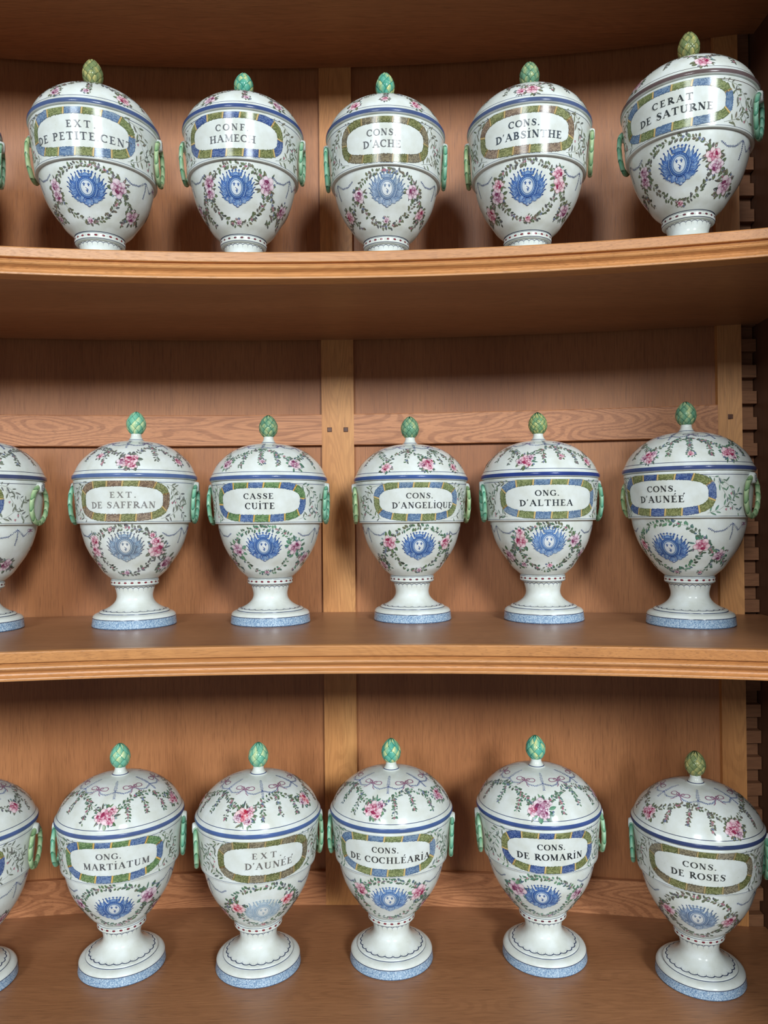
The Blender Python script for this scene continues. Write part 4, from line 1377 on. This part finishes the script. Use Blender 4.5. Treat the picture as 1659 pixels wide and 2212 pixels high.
    for q in (low, dome, knob):
        cv.lathe(q, WHITE)
    cv.band(low, 243.6, 249.8, lb)
    cv.band(dome, 254.8, 255.7, mix(st_['lb'], (50, 56, 80), .6))
    cv.band(knob, 310.4, 311.3, mix(st_['lb'], (40, 46, 84), .6))
    a0 = 0
    li = list(d['li'])
    if not li:
        li = [(-30, 270, 16), (40, 270, 16)]
    seen = [a for a, z, R in li]
    for a in range(-180, 180, 60):
        if min(abs((a + 20 - b + 180) % 360 - 180) for b in seen) > 58:
            li.append((a + 20, 270, 15))
    cv.k = 0
    ang = sorted([(a + 180) % 360 - 180 for a, z, R in li if R > 10])
    for a, b in zip(ang, ang[1:] + [ang[0] + 360]):          # garlands hung between the bouquets
        if b - a < 20:
            continue
        n = 8
        br.sprig(dome, [(a + (b - a) * i / n, 294 - 20 * (abs(2 * i / n - 1)) ** 1.6) for i in range(n + 1)], gp, step=4.3, L=(3.6, 5.8), flower=.26, W=.48)
        mid = (a + b) / 2
        br.sprig(dome, [(mid, 296), (mid + 1, 284), (mid, 270)], gp, step=3.0, L=(2.8, 4.6), flower=.4, W=.45)
        if b - a > 70:
            for q in (.25, .75):
                m_ = a + (b - a) * q
                br.sprig(dome, [(m_, 290), (m_ + 1, 278), (m_, 264)], gp, step=3.0, L=(2.8, 4.6), flower=.4, W=.45)
    rib = (150, 106, 132) if row == 'B' else (128, 110, 150)
    nb = 6
    bk = 2.5 if row == 'B' else 1.8
    for i in range(nb):
        a = 360 / nb * (i + .5)
        for sd in (-1, 1):
            br.swag(dome, [(a, 300.5), (a + sd * 8, 297.0), (a + sd * 18, 296.0), (a + sd * 30, 298.5)], (88, 104, 156), 2.2, .45)
        br.bow((dome, math.radians(a), dome.s_at(300.5), 0, 1), bk, rib)
        br.swag(dome, [(a + 30, 307), (a + 30, 300), (a + 30, 292)], (74, 92, 150), 2.2, .45)
    for a, z, R in li:
        fr = (dome, math.radians(a), dome.s_at(min(max(z, 265 if row == 'T' else 262), 284)), rnd.uniform(-.3, .3), 1)
        pal = rnd.choice([rp, rp, PINK])
        if R > 15:
            br.bouquet(fr, R * .72, pal, gp, 1.7)
            for dx, dy, q in ((-.48, -.12, .46), (.42, .3, .42), (.25, -.42, .4)):
                sub = (dome, fr[1] + dx * R / dome.at(fr[2])[0], fr[2] + dy * R, rnd.uniform(0, 6), 1)
                br.rose(sub, R * q, rnd.choice([pal, PURPLE, PINK]))
        else:
            br.bouquet(fr, R * .8, pal, gp, 1.0)
    lid = cv.build('lid', root)
    finial(s, k, c, dz, st_['fp'], rnd, lid)
    pal = rnd.choice([((172, 208, 180), (84, 148, 112), (150, 150, 100)), ((152, 202, 178), (72, 146, 120), (124, 140, 96)), ((178, 202, 160), (100, 144, 98), (164, 152, 104))])
    for side in (-1, 1):
        handle(s, k, c, dz, side, rnd, root, pal)
    return root


for key in ('T0', 'T1', 'T2', 'T3', 'T4', 'T5', 'M0', 'M1', 'M2', 'M3', 'M4', 'M5', 'B0', 'B1', 'B2', 'B3', 'B4', 'B5'):
    make_jar(key)
